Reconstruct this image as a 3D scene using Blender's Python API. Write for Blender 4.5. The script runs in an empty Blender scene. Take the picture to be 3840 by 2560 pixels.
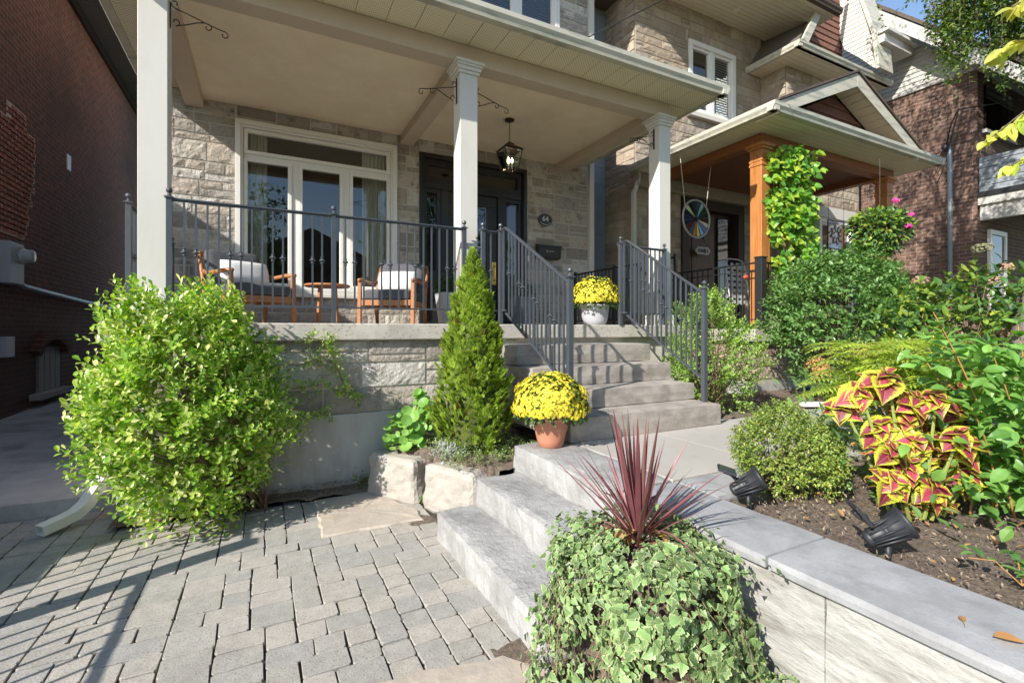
import bpy, math, random
from mathutils import Vector, Matrix, noise
R=random.Random(7)
sc=bpy.context.scene
COL=sc.collection
EYE=1.52
WLOC={}
def V(*a): return Vector(a if len(a)>1 else a[0])

# ------------------------------------------------------------------ mesh builder
class MB:
    def __init__(s): s.v=[];s.f=[];s.uv=[];s.mi=[];s.hasuv=False;s.cur=0
    def add(s,vs,fs,uvs=None):
        b=len(s.v);s.v.extend(vs)
        for i,f in enumerate(fs):
            s.f.append([b+j for j in f]);s.mi.append(s.cur)
            if uvs: s.hasuv=True;s.uv.append([uvs[j] for j in f])
            else: s.uv.append(None)
        return s
    def box(s,x0,x1,y0,y1,z0,z1):
        vs=[(x,y,z) for z in(z0,z1) for y in(y0,y1) for x in(x0,x1)]
        return s.add(vs,[(0,2,3,1),(4,5,7,6),(0,1,5,4),(1,3,7,5),(3,2,6,7),(2,0,4,6)])
    def bar(s,a,b,w,h,up=(0,0,1)):
        a=Vector(a);b=Vector(b);d=(b-a).normalized();u=Vector(up)
        if abs(d.dot(u))>.99:u=Vector((0,1,0))
        r=d.cross(u).normalized();u=r.cross(d)
        vs=[]
        for p in(a,b):
            for i,j in((-1,-1),(1,-1),(1,1),(-1,1)): vs.append(tuple(p+r*i*w/2+u*j*h/2))
        return s.add(vs,[(0,3,2,1),(4,5,6,7),(0,1,5,4),(1,2,6,5),(2,3,7,6),(3,0,4,7)])
    def tube(s,pts,r,n=8,cap=True,close=False):
        pts=[Vector(p) for p in pts];m=len(pts)
        rr=r if isinstance(r,(list,tuple)) else [r]*m
        vs=[];prev=None
        for i,p in enumerate(pts):
            if close: d=(pts[(i+1)%m]-pts[i-1])
            else: d=(pts[min(i+1,m-1)]-pts[max(i-1,0)])
            d=d.normalized() if d.length>1e-9 else Vector((0,0,1))
            if prev is None:
                u=Vector((0,0,1)) if abs(d.z)<.9 else Vector((1,0,0))
                prev=d.cross(u).normalized()
            else:
                prev=(prev-d*prev.dot(d)).normalized()
            q=d.cross(prev)
            for k in range(n):
                a=2*math.pi*k/n;vs.append(tuple(p+(prev*math.cos(a)+q*math.sin(a))*rr[i]))
        fs=[]
        for i in range(m if close else m-1):
            for k in range(n):
                a=i*n+k;b=i*n+(k+1)%n;j=(i+1)%m
                fs.append((a,b,j*n+(k+1)%n,j*n+k))
        if cap and not close:
            fs.append(tuple(range(n))[::-1]);fs.append(tuple((m-1)*n+k for k in range(n)))
        return s.add(vs,fs)
    def lathe(s,prof,c=(0,0,0),n=24,ax=1.0,ay=1.0):
        vs=[]
        for r,z in prof:
            for k in range(n):
                a=2*math.pi*k/n;vs.append((c[0]+r*ax*math.cos(a),c[1]+r*ay*math.sin(a),c[2]+z))
        fs=[]
        for i in range(len(prof)-1):
            for k in range(n):
                fs.append((i*n+k,i*n+(k+1)%n,(i+1)*n+(k+1)%n,(i+1)*n+k))
        fs.append(tuple(range(n))[::-1]);fs.append(tuple((len(prof)-1)*n+k for k in range(n)))
        return s.add(vs,fs)
    def ball(s,c,r,n=10,m=6,sx=1,sy=1,sz=1):
        prof=[];
        for i in range(m+1):
            a=-math.pi/2+math.pi*i/m;prof.append((max(r*math.cos(a),1e-4),r*math.sin(a)*sz))
        return s.lathe(prof,c,n,sx,sy)
    def prism(s,poly,d):
        """extrude a planar polygon (list of 3D) by vector d"""
        n=len(poly);d=Vector(d)
        vs=[tuple(p) for p in poly]+[tuple(Vector(p)+d) for p in poly]
        fs=[tuple(range(n)),tuple(range(2*n-1,n-1,-1))]
        for i in range(n):
            j=(i+1)%n;fs.append((i,i+n,j+n,j))
        return s.add(vs,fs)
    def profile(s,prof,a,b,out,cap=True):
        """extrude profile [(o,z)] from a to b; o along 'out' vector"""
        a=Vector(a);b=Vector(b);o=Vector(out)
        n=len(prof);vs=[]
        for p in(a,b):
            for u,z in prof: vs.append(tuple(p+o*u+Vector((0,0,z))))
        fs=[(i,(i+1)%n,(i+1)%n+n,i+n) for i in range(n)]
        if cap: fs+= [tuple(range(n))[::-1],tuple(range(n,2*n))]
        return s.add(vs,fs)
    def build(s,name,mats,parent=None,smooth=False,bevel=0,origin=None,recalc=True,segs=2):
        if origin is None:
            if parent is not None: origin=WLOC[parent.name]
            elif s.v:
                xs=[p[0] for p in s.v];ys=[p[1] for p in s.v];zs=[p[2] for p in s.v]
                origin=Vector(((min(xs)+max(xs))/2,(min(ys)+max(ys))/2,min(zs)))
            else: origin=Vector((0,0,0))
        o0=Vector(origin);ox,oy,oz=o0
        me=bpy.data.meshes.new(name)
        me.from_pydata([(x-ox,y-oy,z-oz) for x,y,z in s.v],[],s.f)
        if not isinstance(mats,(list,tuple)): mats=[mats]
        for m in mats: me.materials.append(m)
        if len(mats)>1: me.polygons.foreach_set('material_index',s.mi)
        if s.hasuv:
            ul=me.uv_layers.new(name='UVMap');flat=[]
            for f,u in zip(s.f,s.uv):
                if u is None: flat.extend([0,0]*len(f))
                else:
                    for q in u: flat.extend(q)
            ul.data.foreach_set('uv',flat)
        if smooth: me.polygons.foreach_set('use_smooth',[True]*len(me.polygons))
        if recalc:
            import bmesh
            bm=bmesh.new();bm.from_mesh(me);bmesh.ops.recalc_face_normals(bm,faces=bm.faces);bm.to_mesh(me);bm.free()
        me.update()
        o=bpy.data.objects.new(name,me);COL.objects.link(o)
        if parent is not None:
            o.parent=parent;o.location=o0-WLOC[parent.name]
        else: o.location=o0
        WLOC[o.name]=o0
        if bevel:
            b=o.modifiers.new('bevel','BEVEL');b.width=bevel;b.segments=segs;b.limit_method='ANGLE';b.angle_limit=math.radians(40)
        if smooth=='auto':
            pass
        return o

def tag(o,label=None,cat=None,group=None,kind=None):
    if label:o['label']=label
    if cat:o['category']=cat
    if group:o['group']=group
    if kind:o['kind']=kind
    return o
def thing(name,loc,label,cat,group=None):
    o=bpy.data.objects.new(name,None);COL.objects.link(o);o.location=loc;o.empty_display_size=.1
    WLOC[o.name]=Vector(loc)
    return tag(o,label,cat,group)
def copy_tree(o,parent=None):
    c=o.copy();COL.objects.link(c)
    if parent is not None:c.parent=parent
    WLOC[c.name]=WLOC[o.name].copy()
    for ch in list(o.children): copy_tree(ch,c)
    return c
def text(body,size,loc,rot,m,parent,name='lettering',extrude=.002,align='CENTER'):
    cu=bpy.data.curves.new(name,'FONT');cu.body=body;cu.size=size;cu.extrude=extrude;cu.align_x=align;cu.align_y='CENTER'
    cu.materials.append(m)
    tmp=bpy.data.objects.new(name+'_curve',cu);COL.objects.link(tmp);bpy.context.view_layer.update()
    me=bpy.data.meshes.new_from_object(tmp);bpy.data.objects.remove(tmp);me.name=name
    o=bpy.data.objects.new(name,me);COL.objects.link(o);o.parent=parent
    o.location=Vector(loc)-WLOC[parent.name];o.rotation_euler=rot
    WLOC[o.name]=Vector(loc);return o

# ------------------------------------------------------------------ materials
def newmat(name):
    m=bpy.data.materials.new(name);m.use_nodes=True;nt=m.node_tree;nt.nodes.clear()
    out=nt.nodes.new('ShaderNodeOutputMaterial')
    return m,nt,out
def N(nt,t,**k):
    n=nt.nodes.new(t)
    for a,b in k.items():
        if a in n.inputs: n.inputs[a].default_value=b
        else: setattr(n,a,b)
    return n
def ramp(nt,src,stops,interp='LINEAR'):
    r=nt.nodes.new('ShaderNodeValToRGB');r.color_ramp.interpolation=interp
    e=r.color_ramp.elements
    while len(e)<len(stops): e.new(.5)
    for i,(p,c) in enumerate(stops):
        e[i].position=p
        e[i].color=(c,c,c,1) if isinstance(c,(int,float)) else (c[0],c[1],c[2],1)
    nt.links.new(src,r.inputs[0]);return r
def mixc(nt,fac,a,b,mode='MIX'):
    m=nt.nodes.new('ShaderNodeMix');m.data_type='RGBA';m.blend_type=mode
    for s,i in((fac,0),(a,6),(b,7)):
        if hasattr(s,'is_output'): nt.links.new(s,m.inputs[i])
        elif i==0: m.inputs[0].default_value=s
        else: m.inputs[i].default_value=(s[0],s[1],s[2],1)
    return m.outputs[2]
def mathn(nt,op,a,b=None,c=None):
    m=nt.nodes.new('ShaderNodeMath');m.operation=op
    for i,s in enumerate((a,b,c)):
        if s is None: continue
        if hasattr(s,'is_output'): nt.links.new(s,m.inputs[i])
        else: m.inputs[i].default_value=s
    return m.outputs[0]
def sc3(c,k): return (min(c[0]*k,1),min(c[1]*k,1),min(c[2]*k,1))
def M(name,base,rough=.75,var=.18,scale=6.,bump=.15,bscale=60.,island=0.,metal=0.,second=None,smix=(.45,.65),sscale=2.,
      tones=None,spec=.5,speck=0.,speckc=(.03,.03,.03),speckscale=200,detail=6,bdist=.01,stretch=None,islands=None):
    m,nt,out=newmat(name);L=nt.links.new
    tc=N(nt,'ShaderNodeTexCoord');co=tc.outputs['Object']
    if stretch:
        mp=N(nt,'ShaderNodeMapping');mp.inputs['Scale'].default_value=stretch;L(co,mp.inputs[0]);co=mp.outputs[0]
    p=N(nt,'ShaderNodeBsdfPrincipled');p.inputs['Roughness'].default_value=rough;p.inputs['Metallic'].default_value=metal
    p.inputs['Specular IOR Level'].default_value=spec
    L(p.outputs[0],out.inputs[0])
    n1=N(nt,'ShaderNodeTexNoise',Scale=scale,Detail=detail,Roughness=.62);L(co,n1.inputs['Vector'])
    geo=N(nt,'ShaderNodeNewGeometry')
    if islands:
        rr=ramp(nt,geo.outputs['Random Per Island'],[(i/len(islands),c) for i,c in enumerate(islands)],'CONSTANT')
        basec=rr.outputs[0]
    else: basec=(base[0],base[1],base[2])
    lo=ramp(nt,n1.outputs[0],[(.25,1-var),(.75,1+var)])
    col=mixc(nt,1.,basec,lo.outputs[0],'MULTIPLY')
    if second:
        n2=N(nt,'ShaderNodeTexNoise',Scale=sscale,Detail=5,Roughness=.65);L(co,n2.inputs['Vector'])
        r2=ramp(nt,n2.outputs[0],[(smix[0],0),(smix[1],1)])
        col=mixc(nt,r2.outputs[0],col,second)
    if speck:
        n3=N(nt,'ShaderNodeTexNoise',Scale=speckscale,Detail=2,Roughness=.7);L(co,n3.inputs['Vector'])
        r3=ramp(nt,n3.outputs[0],[(.56,0),(.66,speck)])
        col=mixc(nt,r3.outputs[0],col,speckc)
    if island:
        r4=mathn(nt,'MULTIPLY_ADD',geo.outputs['Random Per Island'],2*island,1-island)
        col=mixc(nt,1.,col,r4,'MULTIPLY')
    L(col,p.inputs['Base Color'])
    if bump:
        nb=N(nt,'ShaderNodeTexNoise',Scale=bscale,Detail=8,Roughness=.65);L(co,nb.inputs['Vector'])
        b=N(nt,'ShaderNodeBump',Strength=bump,Distance=bdist);L(nb.outputs[0],b.inputs['Height']);L(b.outputs[0],p.inputs['Normal'])
    return m
def leafmat(name,cols,trans=.3,rough=.45,spec=.5,var=.25):
    m,nt,out=newmat(name);L=nt.links.new
    geo=N(nt,'ShaderNodeNewGeometry')
    r=ramp(nt,geo.outputs['Random Per Island'],[(i/max(1,len(cols)-1),c) for i,c in enumerate(cols)])
    tc=N(nt,'ShaderNodeTexCoord');n1=N(nt,'ShaderNodeTexNoise',Scale=4.,Detail=3);L(tc.outputs['Object'],n1.inputs['Vector'])
    lo=ramp(nt,n1.outputs[0],[(.3,1-var),(.7,1+var)])
    col=mixc(nt,1.,r.outputs[0],lo.outputs[0],'MULTIPLY')
    p=N(nt,'ShaderNodeBsdfPrincipled');p.inputs['Roughness'].default_value=rough;p.inputs['Specular IOR Level'].default_value=spec
    L(col,p.inputs['Base Color'])
    t=N(nt,'ShaderNodeBsdfTranslucent');tcx=mixc(nt,1.,col,(1.5,1.6,.5),'MULTIPLY');L(tcx,t.inputs[0])
    mx=N(nt,'ShaderNodeMixShader');mx.inputs[0].default_value=trans;L(p.outputs[0],mx.inputs[1]);L(t.outputs[0],mx.inputs[2]);L(mx.outputs[0],out.inputs[0])
    return m
def uvleafmat(name,edge,center,veins,e0,e1,jag=.12,trans=.25,jscale=30,mode='margin'):
    """UV: u=0..1 along leaf, v=0 at midrib .. 1 at margin"""
    m,nt,out=newmat(name);L=nt.links.new
    uv=N(nt,'ShaderNodeTexCoord');sp=N(nt,'ShaderNodeSeparateXYZ');L(uv.outputs['UV'],sp.inputs[0])
    nz=N(nt,'ShaderNodeTexNoise',Scale=jscale,Detail=3);L(uv.outputs['Object'],nz.inputs['Vector'])
    j=mathn(nt,'MULTIPLY_ADD',nz.outputs[0],jag*2,-jag)
    v=mathn(nt,'ADD',sp.outputs[1],j)
    r=ramp(nt,v,[(e0,0),(e1,1)])
    geo=N(nt,'ShaderNodeNewGeometry')
    cc=ramp(nt,geo.outputs['Random Per Island'],[(0,sc3(center,.6)),(.5,center),(1,sc3(center,1.8))])
    ec=ramp(nt,geo.outputs['Random Per Island'],[(0,sc3(edge,.8)),(1,edge)])
    col=mixc(nt,r.outputs[0],cc.outputs[0],ec.outputs[0])
    mid=ramp(nt,sp.outputs[1],[(0,1),(.06,0)])
    col=mixc(nt,mid.outputs[0],col,veins)
    p=N(nt,'ShaderNodeBsdfPrincipled');p.inputs['Roughness'].default_value=.5;L(col,p.inputs['Base Color'])
    t=N(nt,'ShaderNodeBsdfTranslucent');L(col,t.inputs[0])
    mx=N(nt,'ShaderNodeMixShader');mx.inputs[0].default_value=trans;L(p.outputs[0],mx.inputs[1]);L(t.outputs[0],mx.inputs[2]);L(mx.outputs[0],out.inputs[0])
    return m
def brickmat(name,c1,c2,mortar,axis='Y',bw=.215,bh=.07,ms=.012,dirt=(.02,.012,.01),dmix=(.45,.7),dscale=.6,bump=.5,var=.3):
    m,nt,out=newmat(name);L=nt.links.new
    tc=N(nt,'ShaderNodeTexCoord');sp=N(nt,'ShaderNodeSeparateXYZ');L(tc.outputs['Object'],sp.inputs[0])
    cb=N(nt,'ShaderNodeCombineXYZ');L(sp.outputs[1 if axis=='Y' else 0],cb.inputs[0]);L(sp.outputs[2],cb.inputs[1])
    br=N(nt,'ShaderNodeTexBrick',Scale=1.);L(cb.outputs[0],br.inputs['Vector'])
    br.inputs['Color1'].default_value=(*c1,1);br.inputs['Color2'].default_value=(*c2,1);br.inputs['Mortar'].default_value=(*mortar,1)
    br.inputs['Brick Width'].default_value=bw;br.inputs['Row Height'].default_value=bh;br.inputs['Mortar Size'].default_value=ms*.5;br.inputs['Mortar Smooth'].default_value=.3
    n1=N(nt,'ShaderNodeTexNoise',Scale=9.,Detail=6);L(tc.outputs['Object'],n1.inputs['Vector'])
    lo=ramp(nt,n1.outputs[0],[(.25,1-var),(.75,1+var)])
    col=mixc(nt,1.,br.outputs[0],lo.outputs[0],'MULTIPLY')
    n2=N(nt,'ShaderNodeTexNoise',Scale=dscale,Detail=5);L(tc.outputs['Object'],n2.inputs['Vector'])
    r2=ramp(nt,n2.outputs[0],[(dmix[0],0),(dmix[1],.8)])
    col=mixc(nt,r2.outputs[0],col,dirt)
    p=N(nt,'ShaderNodeBsdfPrincipled',Roughness=.9);L(col,p.inputs['Base Color']);L(p.outputs[0],out.inputs[0])
    h=mathn(nt,'MULTIPLY_ADD',br.outputs['Fac'],-1.,1.)
    h2=mathn(nt,'MULTIPLY_ADD',n1.outputs[0],.35,h)
    b=N(nt,'ShaderNodeBump',Strength=bump,Distance=.008);L(h2,b.inputs['Height']);L(b.outputs[0],p.inputs['Normal'])
    return m
def glassmat(name,tint=(.9,.95,.93),refl=1.6):
    m,nt,out=newmat(name);L=nt.links.new
    fr=N(nt,'ShaderNodeFresnel',IOR=1.52);k=mathn(nt,'MULTIPLY_ADD',fr.outputs[0],refl,.07);k=mathn(nt,'MINIMUM',k,1.)
    g=N(nt,'ShaderNodeBsdfGlossy',Roughness=.0);t=N(nt,'ShaderNodeBsdfTransparent');t.inputs[0].default_value=(*tint,1)
    mx=N(nt,'ShaderNodeMixShader');L(k,mx.inputs[0]);L(t.outputs[0],mx.inputs[1]);L(g.outputs[0],mx.inputs[2]);L(mx.outputs[0],out.inputs[0])
    return m
def emitmat(name,c,s):
    m,nt,out=newmat(name);e=N(nt,'ShaderNodeEmission',Strength=s);e.inputs[0].default_value=(*c,1);nt.links.new(e.outputs[0],out.inputs[0]);return m

STONE_TONES=[(0.422, 0.378, 0.32), (0.499, 0.448, 0.39), (0.333, 0.294, 0.25), (0.563, 0.512, 0.442), (0.435, 0.378, 0.314), (0.397, 0.358, 0.32), (0.576, 0.538, 0.48), (0.486, 0.416, 0.346)]
mSTONE=M('ashlar_stone',(.4,.37,.33),.9,.22,7,.9,24,.08,islands=STONE_TONES,second=(.16,.145,.13),smix=(.48,.72),sscale=7,bdist=.03,speck=.35,speckscale=40,speckc=(.12,.10,.085))
mMORT=M('pale_mortar',(.58,.54,.47),.95,.12,12,.4,90)
STONE2=[(.35,.28,.205),(.40,.33,.25),(.31,.245,.18),(.43,.36,.275),(.37,.295,.22),(.33,.275,.22)]
mSTONE2=M('tan_stone',(.4,.37,.33),.9,.2,6,.9,22,.06,islands=STONE2,second=(.2,.15,.11),smix=(.6,.85),sscale=4,bdist=.02)
mMORT2=M('tan_mortar',(.36,.305,.235),.95,.1,12,.3,90)
mSLAB=M('porch_concrete',(.47,.435,.38),.88,.15,5,.35,50,second=(.34,.31,.27),smix=(.5,.75),sscale=3,speck=.6,speckscale=26,speckc=(.2,.18,.15))
mSTEPC=M('weathered_concrete',(.37,.335,.295),.9,.22,6,.45,60,second=(.23,.205,.18),smix=(.42,.66),sscale=3.5,speck=.35,speckscale=120,speckc=(.16,.14,.12),stretch=(1,1,1.6))
mWALK=M('walkway_concrete',(.40,.375,.34),.9,.14,4,.3,80,second=(.33,.31,.28),smix=(.5,.75),sscale=2)
mFOUND=M('foundation_parging',(.38,.37,.345),.9,.16,5,.4,30,second=(.25,.24,.215),smix=(.46,.72),sscale=4,stretch=(1,1,.35),detail=10)
mBLUE=M('grey_natural_stone',(.37,.365,.36),.82,.16,9,.8,26,second=(.22,.215,.21),smix=(.42,.70),sscale=3,speck=.14,speckscale=60,speckc=(.20,.195,.19),bdist=.02,detail=12)
mCOPE=M('bluegrey_coping',(.335,.338,.345),.75,.16,5,.25,60,second=(.22,.22,.225),smix=(.46,.70),sscale=3.5,speck=.22,speckscale=70,speckc=(.18,.18,.18),detail=12)
mLIME=M('pale_limestone',(.38,.35,.305),.88,.2,4,.9,18,second=(.22,.19,.16),smix=(.55,.8),sscale=4,bdist=.015)
mFLAG=M('flagstone',(.42,.36,.295),.88,.16,4,.5,25,second=(.33,.30,.27),smix=(.5,.75),sscale=3)
mWALLS=M('split_wall_stone',(.42,.41,.385),.88,.22,7,.9,22,second=(.22,.21,.185),smix=(.46,.70),sscale=4.5,detail=10,stretch=(1,.55,2.2),bdist=.012,speck=.3,speckscale=45,speckc=(.2,.19,.17))
mPAVE=M('concrete_pavers',(.4,.38,.35),.92,.16,14,1.,110,.07,islands=[(.355,.335,.295),(.335,.32,.29),(.38,.35,.305),(.345,.325,.29),(.305,.292,.27),(.365,.335,.295)],speck=.65,speckscale=90,speckc=(.16,.15,.14),second=(.27,.25,.23),smix=(.58,.8),sscale=2.2,bdist=.004)
mJOINT=M('joint_sand',(.05,.042,.033),.95,.3,30,.4,90)
mSOIL=M('mulch_soil',(.16,.12,.09),.95,.5,40,1.,120,second=(.28,.225,.17),smix=(.5,.65),sscale=55,bdist=.02)
mALLEY=M('alley_concrete',(.46,.44,.42),.9,.15,4,.3,120,second=(.22,.215,.2),smix=(.45,.7),sscale=1.5)
mASPH=M('asphalt',(.055,.055,.057),.95,.2,8,.4,200)
mLAWN=M('lawn_soil',(.06,.09,.03),.95,.3,9,.6,80)
mTRIM=M('painted_column',(.60,.575,.52),.5,.04,3,.06,120,second=(.52,.49,.43),smix=(.5,.8),sscale=3,stretch=(1,1,.4))
mCREAM=M('cream_soffit',(.72,.65,.48),.55,.04,3,.03,200)
mGUT=M('weathered_gutter',(.53,.50,.41),.5,.1,6,.05,120,second=(.28,.30,.24),smix=(.50,.68),sscale=5,stretch=(.35,1,2.5))
mSTUC=M('stucco_ceiling',(.80,.68,.50),.9,.07,4,.5,70,second=(.74,.61,.43),smix=(.45,.7),sscale=1.5)
mBEAM=M('stucco_beam',(.52,.42,.32),.88,.05,5,.3,80)
mWHITE=M('window_vinyl',(.76,.74,.69),.4,.03,3,.02,200)
mBLACKD=M('black_door_paint',(.018,.018,.020),.35,.1,3,.03,200)
mIRON=M('painted_iron',(.055,.063,.075),.38,.12,20,.08,90,spec=.6)
mIRONB=M('black_iron',(.018,.017,.018),.5,.1,20,.08,90)
mRUST=M('dark_bronze_iron',(.030,.018,.012),.5,.2,30,.1,100)
mSHING=M('asphalt_shingle',(.10,.075,.06),.95,.3,25,.6,150,.35)
mTEAK=M('oiled_teak',(.36,.15,.055),.5,.18,14,.15,90,stretch=(1,1,4))
mCUSH=M('charcoal_cushion',(.085,.085,.095),.9,.08,30,.3,400)
mPILW=M('white_pillow',(.74,.73,.71),.9,.04,12,.3,60)
mPOTG=M('grey_pot',(.42,.42,.45),.5,.04,5,.05,80)
mPOTD=M('slate_planter',(.17,.18,.20),.6,.06,5,.1,80)
mTERRA=M('terracotta_plastic',(.47,.20,.125),.55,.08,5,.08,80)
mORANGE=M('stained_cedar',(.42,.17,.05),.45,.3,14,.2,60,stretch=(2.5,2.5,.18),second=(.30,.095,.02),smix=(.5,.75),sscale=9)
mDKWOOD=M('dark_cedar_ceiling',(.17,.065,.03),.6,.25,6,.1,60,stretch=(.4,4,1))
mWOODDOOR=M('walnut_door',(.075,.035,.015),.4,.2,8,.1,60,stretch=(3,3,.4))
mREDSH=M('red_shake',(.17,.078,.055),.9,.25,12,.5,70,.15)
mSIDE=M('cream_siding',(.60,.56,.48),.6,.05,4,.06,100)
mSIDE3=M('pale_siding',(.45,.43,.395),.55,.05,4,.05,100)
mGREYS=M('blue_grey_siding',(.22,.24,.26),.6,.06,4,.06,100)
mPLAST=M('black_plastic',(.022,.024,.028),.5,.1,20,.06,90)
mDOWN=M('white_downspout',(.74,.72,.66),.45,.06,6,.05,60)
mPIPEW=M('grey_conduit',(.32,.36,.40),.45,.1,10,.05,60,metal=.3)
mBARK=M('tree_bark',(.20,.17,.14),.95,.3,12,1.,30,stretch=(3,3,.6),bdist=.02)
mTWIG=M('shrub_twigs',(.22,.15,.09),.9,.25,30,.3,80)
mDRK=M('room_paint',(.24,.215,.185),.9,.05,2,0)
mCURT=M('linen_curtain',(.62,.57,.47),.9,.06,4,.2,90)
mGLASS=glassmat('window_glass')
mGLASSD=glassmat('leaded_glass',(.5,.52,.5),1.2)
mBRASS=M('brass',(.62,.42,.13),.3,.1,20,.03,80,metal=1.)
EXPO=0.70
# ------------------------------------------------------------------ geometry helpers
def perfmat():
    m,nt,out=newmat('perforated_soffit');L=nt.links.new
    tc=N(nt,'ShaderNodeTexCoord');mp=N(nt,'ShaderNodeMapping');mp.inputs['Rotation'].default_value=(0,0,.785);mp.inputs['Scale'].default_value=(38,38,38);L(tc.outputs['Object'],mp.inputs[0])
    vf=N(nt,'ShaderNodeVectorMath',operation='FRACTION');L(mp.outputs[0],vf.inputs[0])
    vs=N(nt,'ShaderNodeVectorMath',operation='SUBTRACT');L(vf.outputs[0],vs.inputs[0]);vs.inputs[1].default_value=(.5,.5,.5)
    sx=N(nt,'ShaderNodeSeparateXYZ');L(vs.outputs[0],sx.inputs[0])
    d=mathn(nt,'SQRT',mathn(nt,'ADD',mathn(nt,'MULTIPLY',sx.outputs[0],sx.outputs[0]),mathn(nt,'MULTIPLY',sx.outputs[1],sx.outputs[1])))
    k=mathn(nt,'LESS_THAN',d,.2)
    col=mixc(nt,k,(.76,.68,.50),(.26,.21,.13))
    p=N(nt,'ShaderNodeBsdfPrincipled',Roughness=.55);L(col,p.inputs['Base Color']);L(p.outputs[0],out.inputs[0]);return m
mPERF=perfmat()

def clip_holes(rects,holes):
    for h in holes:
        nr=[]
        for (a,b,c,d) in rects:
            if b<=h[0] or a>=h[1] or d<=h[2] or c>=h[3]: nr.append((a,b,c,d));continue
            if a<h[0]: nr.append((a,h[0],c,d));a=h[0]
            if b>h[1]: nr.append((h[1],b,c,d));b=h[1]
            if c<h[2]: nr.append((a,b,c,h[2]))
            if d>h[3]: nr.append((a,b,h[3],d))
        rects=nr
    return [r for r in rects if r[1]-r[0]>.02 and r[3]-r[2]>.02]
def plane(o,u,n):
    """map (a,b,c)-> o+u*a+z*b+n*c"""
    o=Vector(o);u=Vector(u);n=Vector(n)
    return lambda a,b,c=0.:(o.x+u.x*a+n.x*c,o.y+u.y*a+n.y*c,o.z+b)
def stone_rects(w,z0,z1,rnd,courses=(.17,.22,.26),bw=(.25,.62),split=.5):
    out=[];z=z0
    while z<z1-.03:
        h=rnd.choice(courses)
        if z1-(z+h)<.1: h=z1-z
        h=min(h,z1-z)
        a=w[0]-rnd.random()*.2
        while a<w[1]:
            b=a+rnd.uniform(*bw)
            if w[1]-b<.12:b=w[1]+.01
            A=max(a,w[0]);B=min(b,w[1])
            if h>.16 and rnd.random()<split:
                m=z+h*rnd.choice((.36,.5,.62))
                out.append((A,B,z,m))
                if B-A>.34 and rnd.random()<.6:
                    q=A+(B-A)*rnd.uniform(.35,.65);out.append((A,q,m,z+h));out.append((q,B,m,z+h))
                else: out.append((A,B,m,z+h))
            else: out.append((A,B,z,z+h))
            a=b
        z+=h
    return [r for r in out if r[1]-r[0]>.03]
def stone_wall(mb,pl,w,z0,z1,holes=(),rnd=None,cell=.055,relief=.022,gap=.017,proud=.009,depth=.03,**k):
    rnd=rnd or R
    rects=clip_holes(stone_rects(w,z0,z1,rnd,**k),holes)
    for (a,b,c,d) in rects:
        a+=gap/2;b-=gap/2;c+=gap/2;d-=gap/2
        if b-a<.015 or d-c<.015: continue
        nx=max(2,int((b-a)/cell)+1);ny=max(2,int((d-c)/cell)+1)
        s=rnd.uniform(0,100);tilt=rnd.uniform(-.3,.3);t2=rnd.uniform(-.3,.3)
        vs=[]
        for j in range(ny+1):
            for i in range(nx+1):
                u=i/nx;v=j/ny;x=a+(b-a)*u;y=c+(d-c)*v
                e=min(u*(b-a),(1-u)*(b-a),v*(d-c),(1-v)*(d-c))
                k2=min(1,e/.03)
                h=0
                if relief:
                    h=(noise.noise((x*7,y*7,s))*.6+noise.noise((x*19,y*22,s+9))*.5+.45+tilt*(u-.5)+t2*(v-.5))*relief
                    h=h*k2
                jx=noise.noise((y*14,s,3))*.004*(1 if i in(0,nx) else 0);jy=noise.noise((x*14,s,5))*.004*(1 if j in(0,ny) else 0)
                vs.append(pl(x+jx,y+jy,proud+h))
        fs=[(j*(nx+1)+i,j*(nx+1)+i+1,(j+1)*(nx+1)+i+1,(j+1)*(nx+1)+i) for j in range(ny) for i in range(nx)]
        # skirt
        bd=[i for i in range(nx+1)]+[j*(nx+1)+nx for j in range(1,ny+1)]+[ny*(nx+1)+i for i in range(nx-1,-1,-1)]+[j*(nx+1) for j in range(ny-1,0,-1)]
        n0=len(vs)
        for q in bd:
            j,i=divmod(q,nx+1);vs.append(pl(a+(b-a)*i/nx,c+(d-c)*j/ny,-.002))
        m=len(bd)
        for q in range(m): fs.append((bd[q],n0+q,n0+(q+1)%m,bd[(q+1)%m]))
        mb.add(vs,fs)
def wall_plate(mb,pl,w,z0,z1,holes=(),t=.1,c=0.):
    for (a,b,cc,d) in clip_holes([(w[0],w[1],z0,z1)],holes):
        p=[pl(a,cc,c),pl(b,cc,c),pl(b,d,c),pl(a,d,c)]
        q=[pl(a,cc,c-t),pl(b,cc,c-t),pl(b,d,c-t),pl(a,d,c-t)]
        mb.add(p+q,[(0,1,2,3),(7,6,5,4),(0,4,5,1),(1,5,6,2),(2,6,7,3),(3,7,4,0)])
def clip_poly(poly,z,keep_above):
    out=[];n=len(poly)
    for i in range(n):
        p=poly[i];q=poly[(i+1)%n];a=(p[1]-z)*(1 if keep_above else -1);b=(q[1]-z)*(1 if keep_above else -1)
        if a>=0: out.append(p)
        if (a>=0)!=(b>=0):
            t=a/(a-b);out.append((p[0]+(q[0]-p[0])*t,z))
    return out
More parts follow.
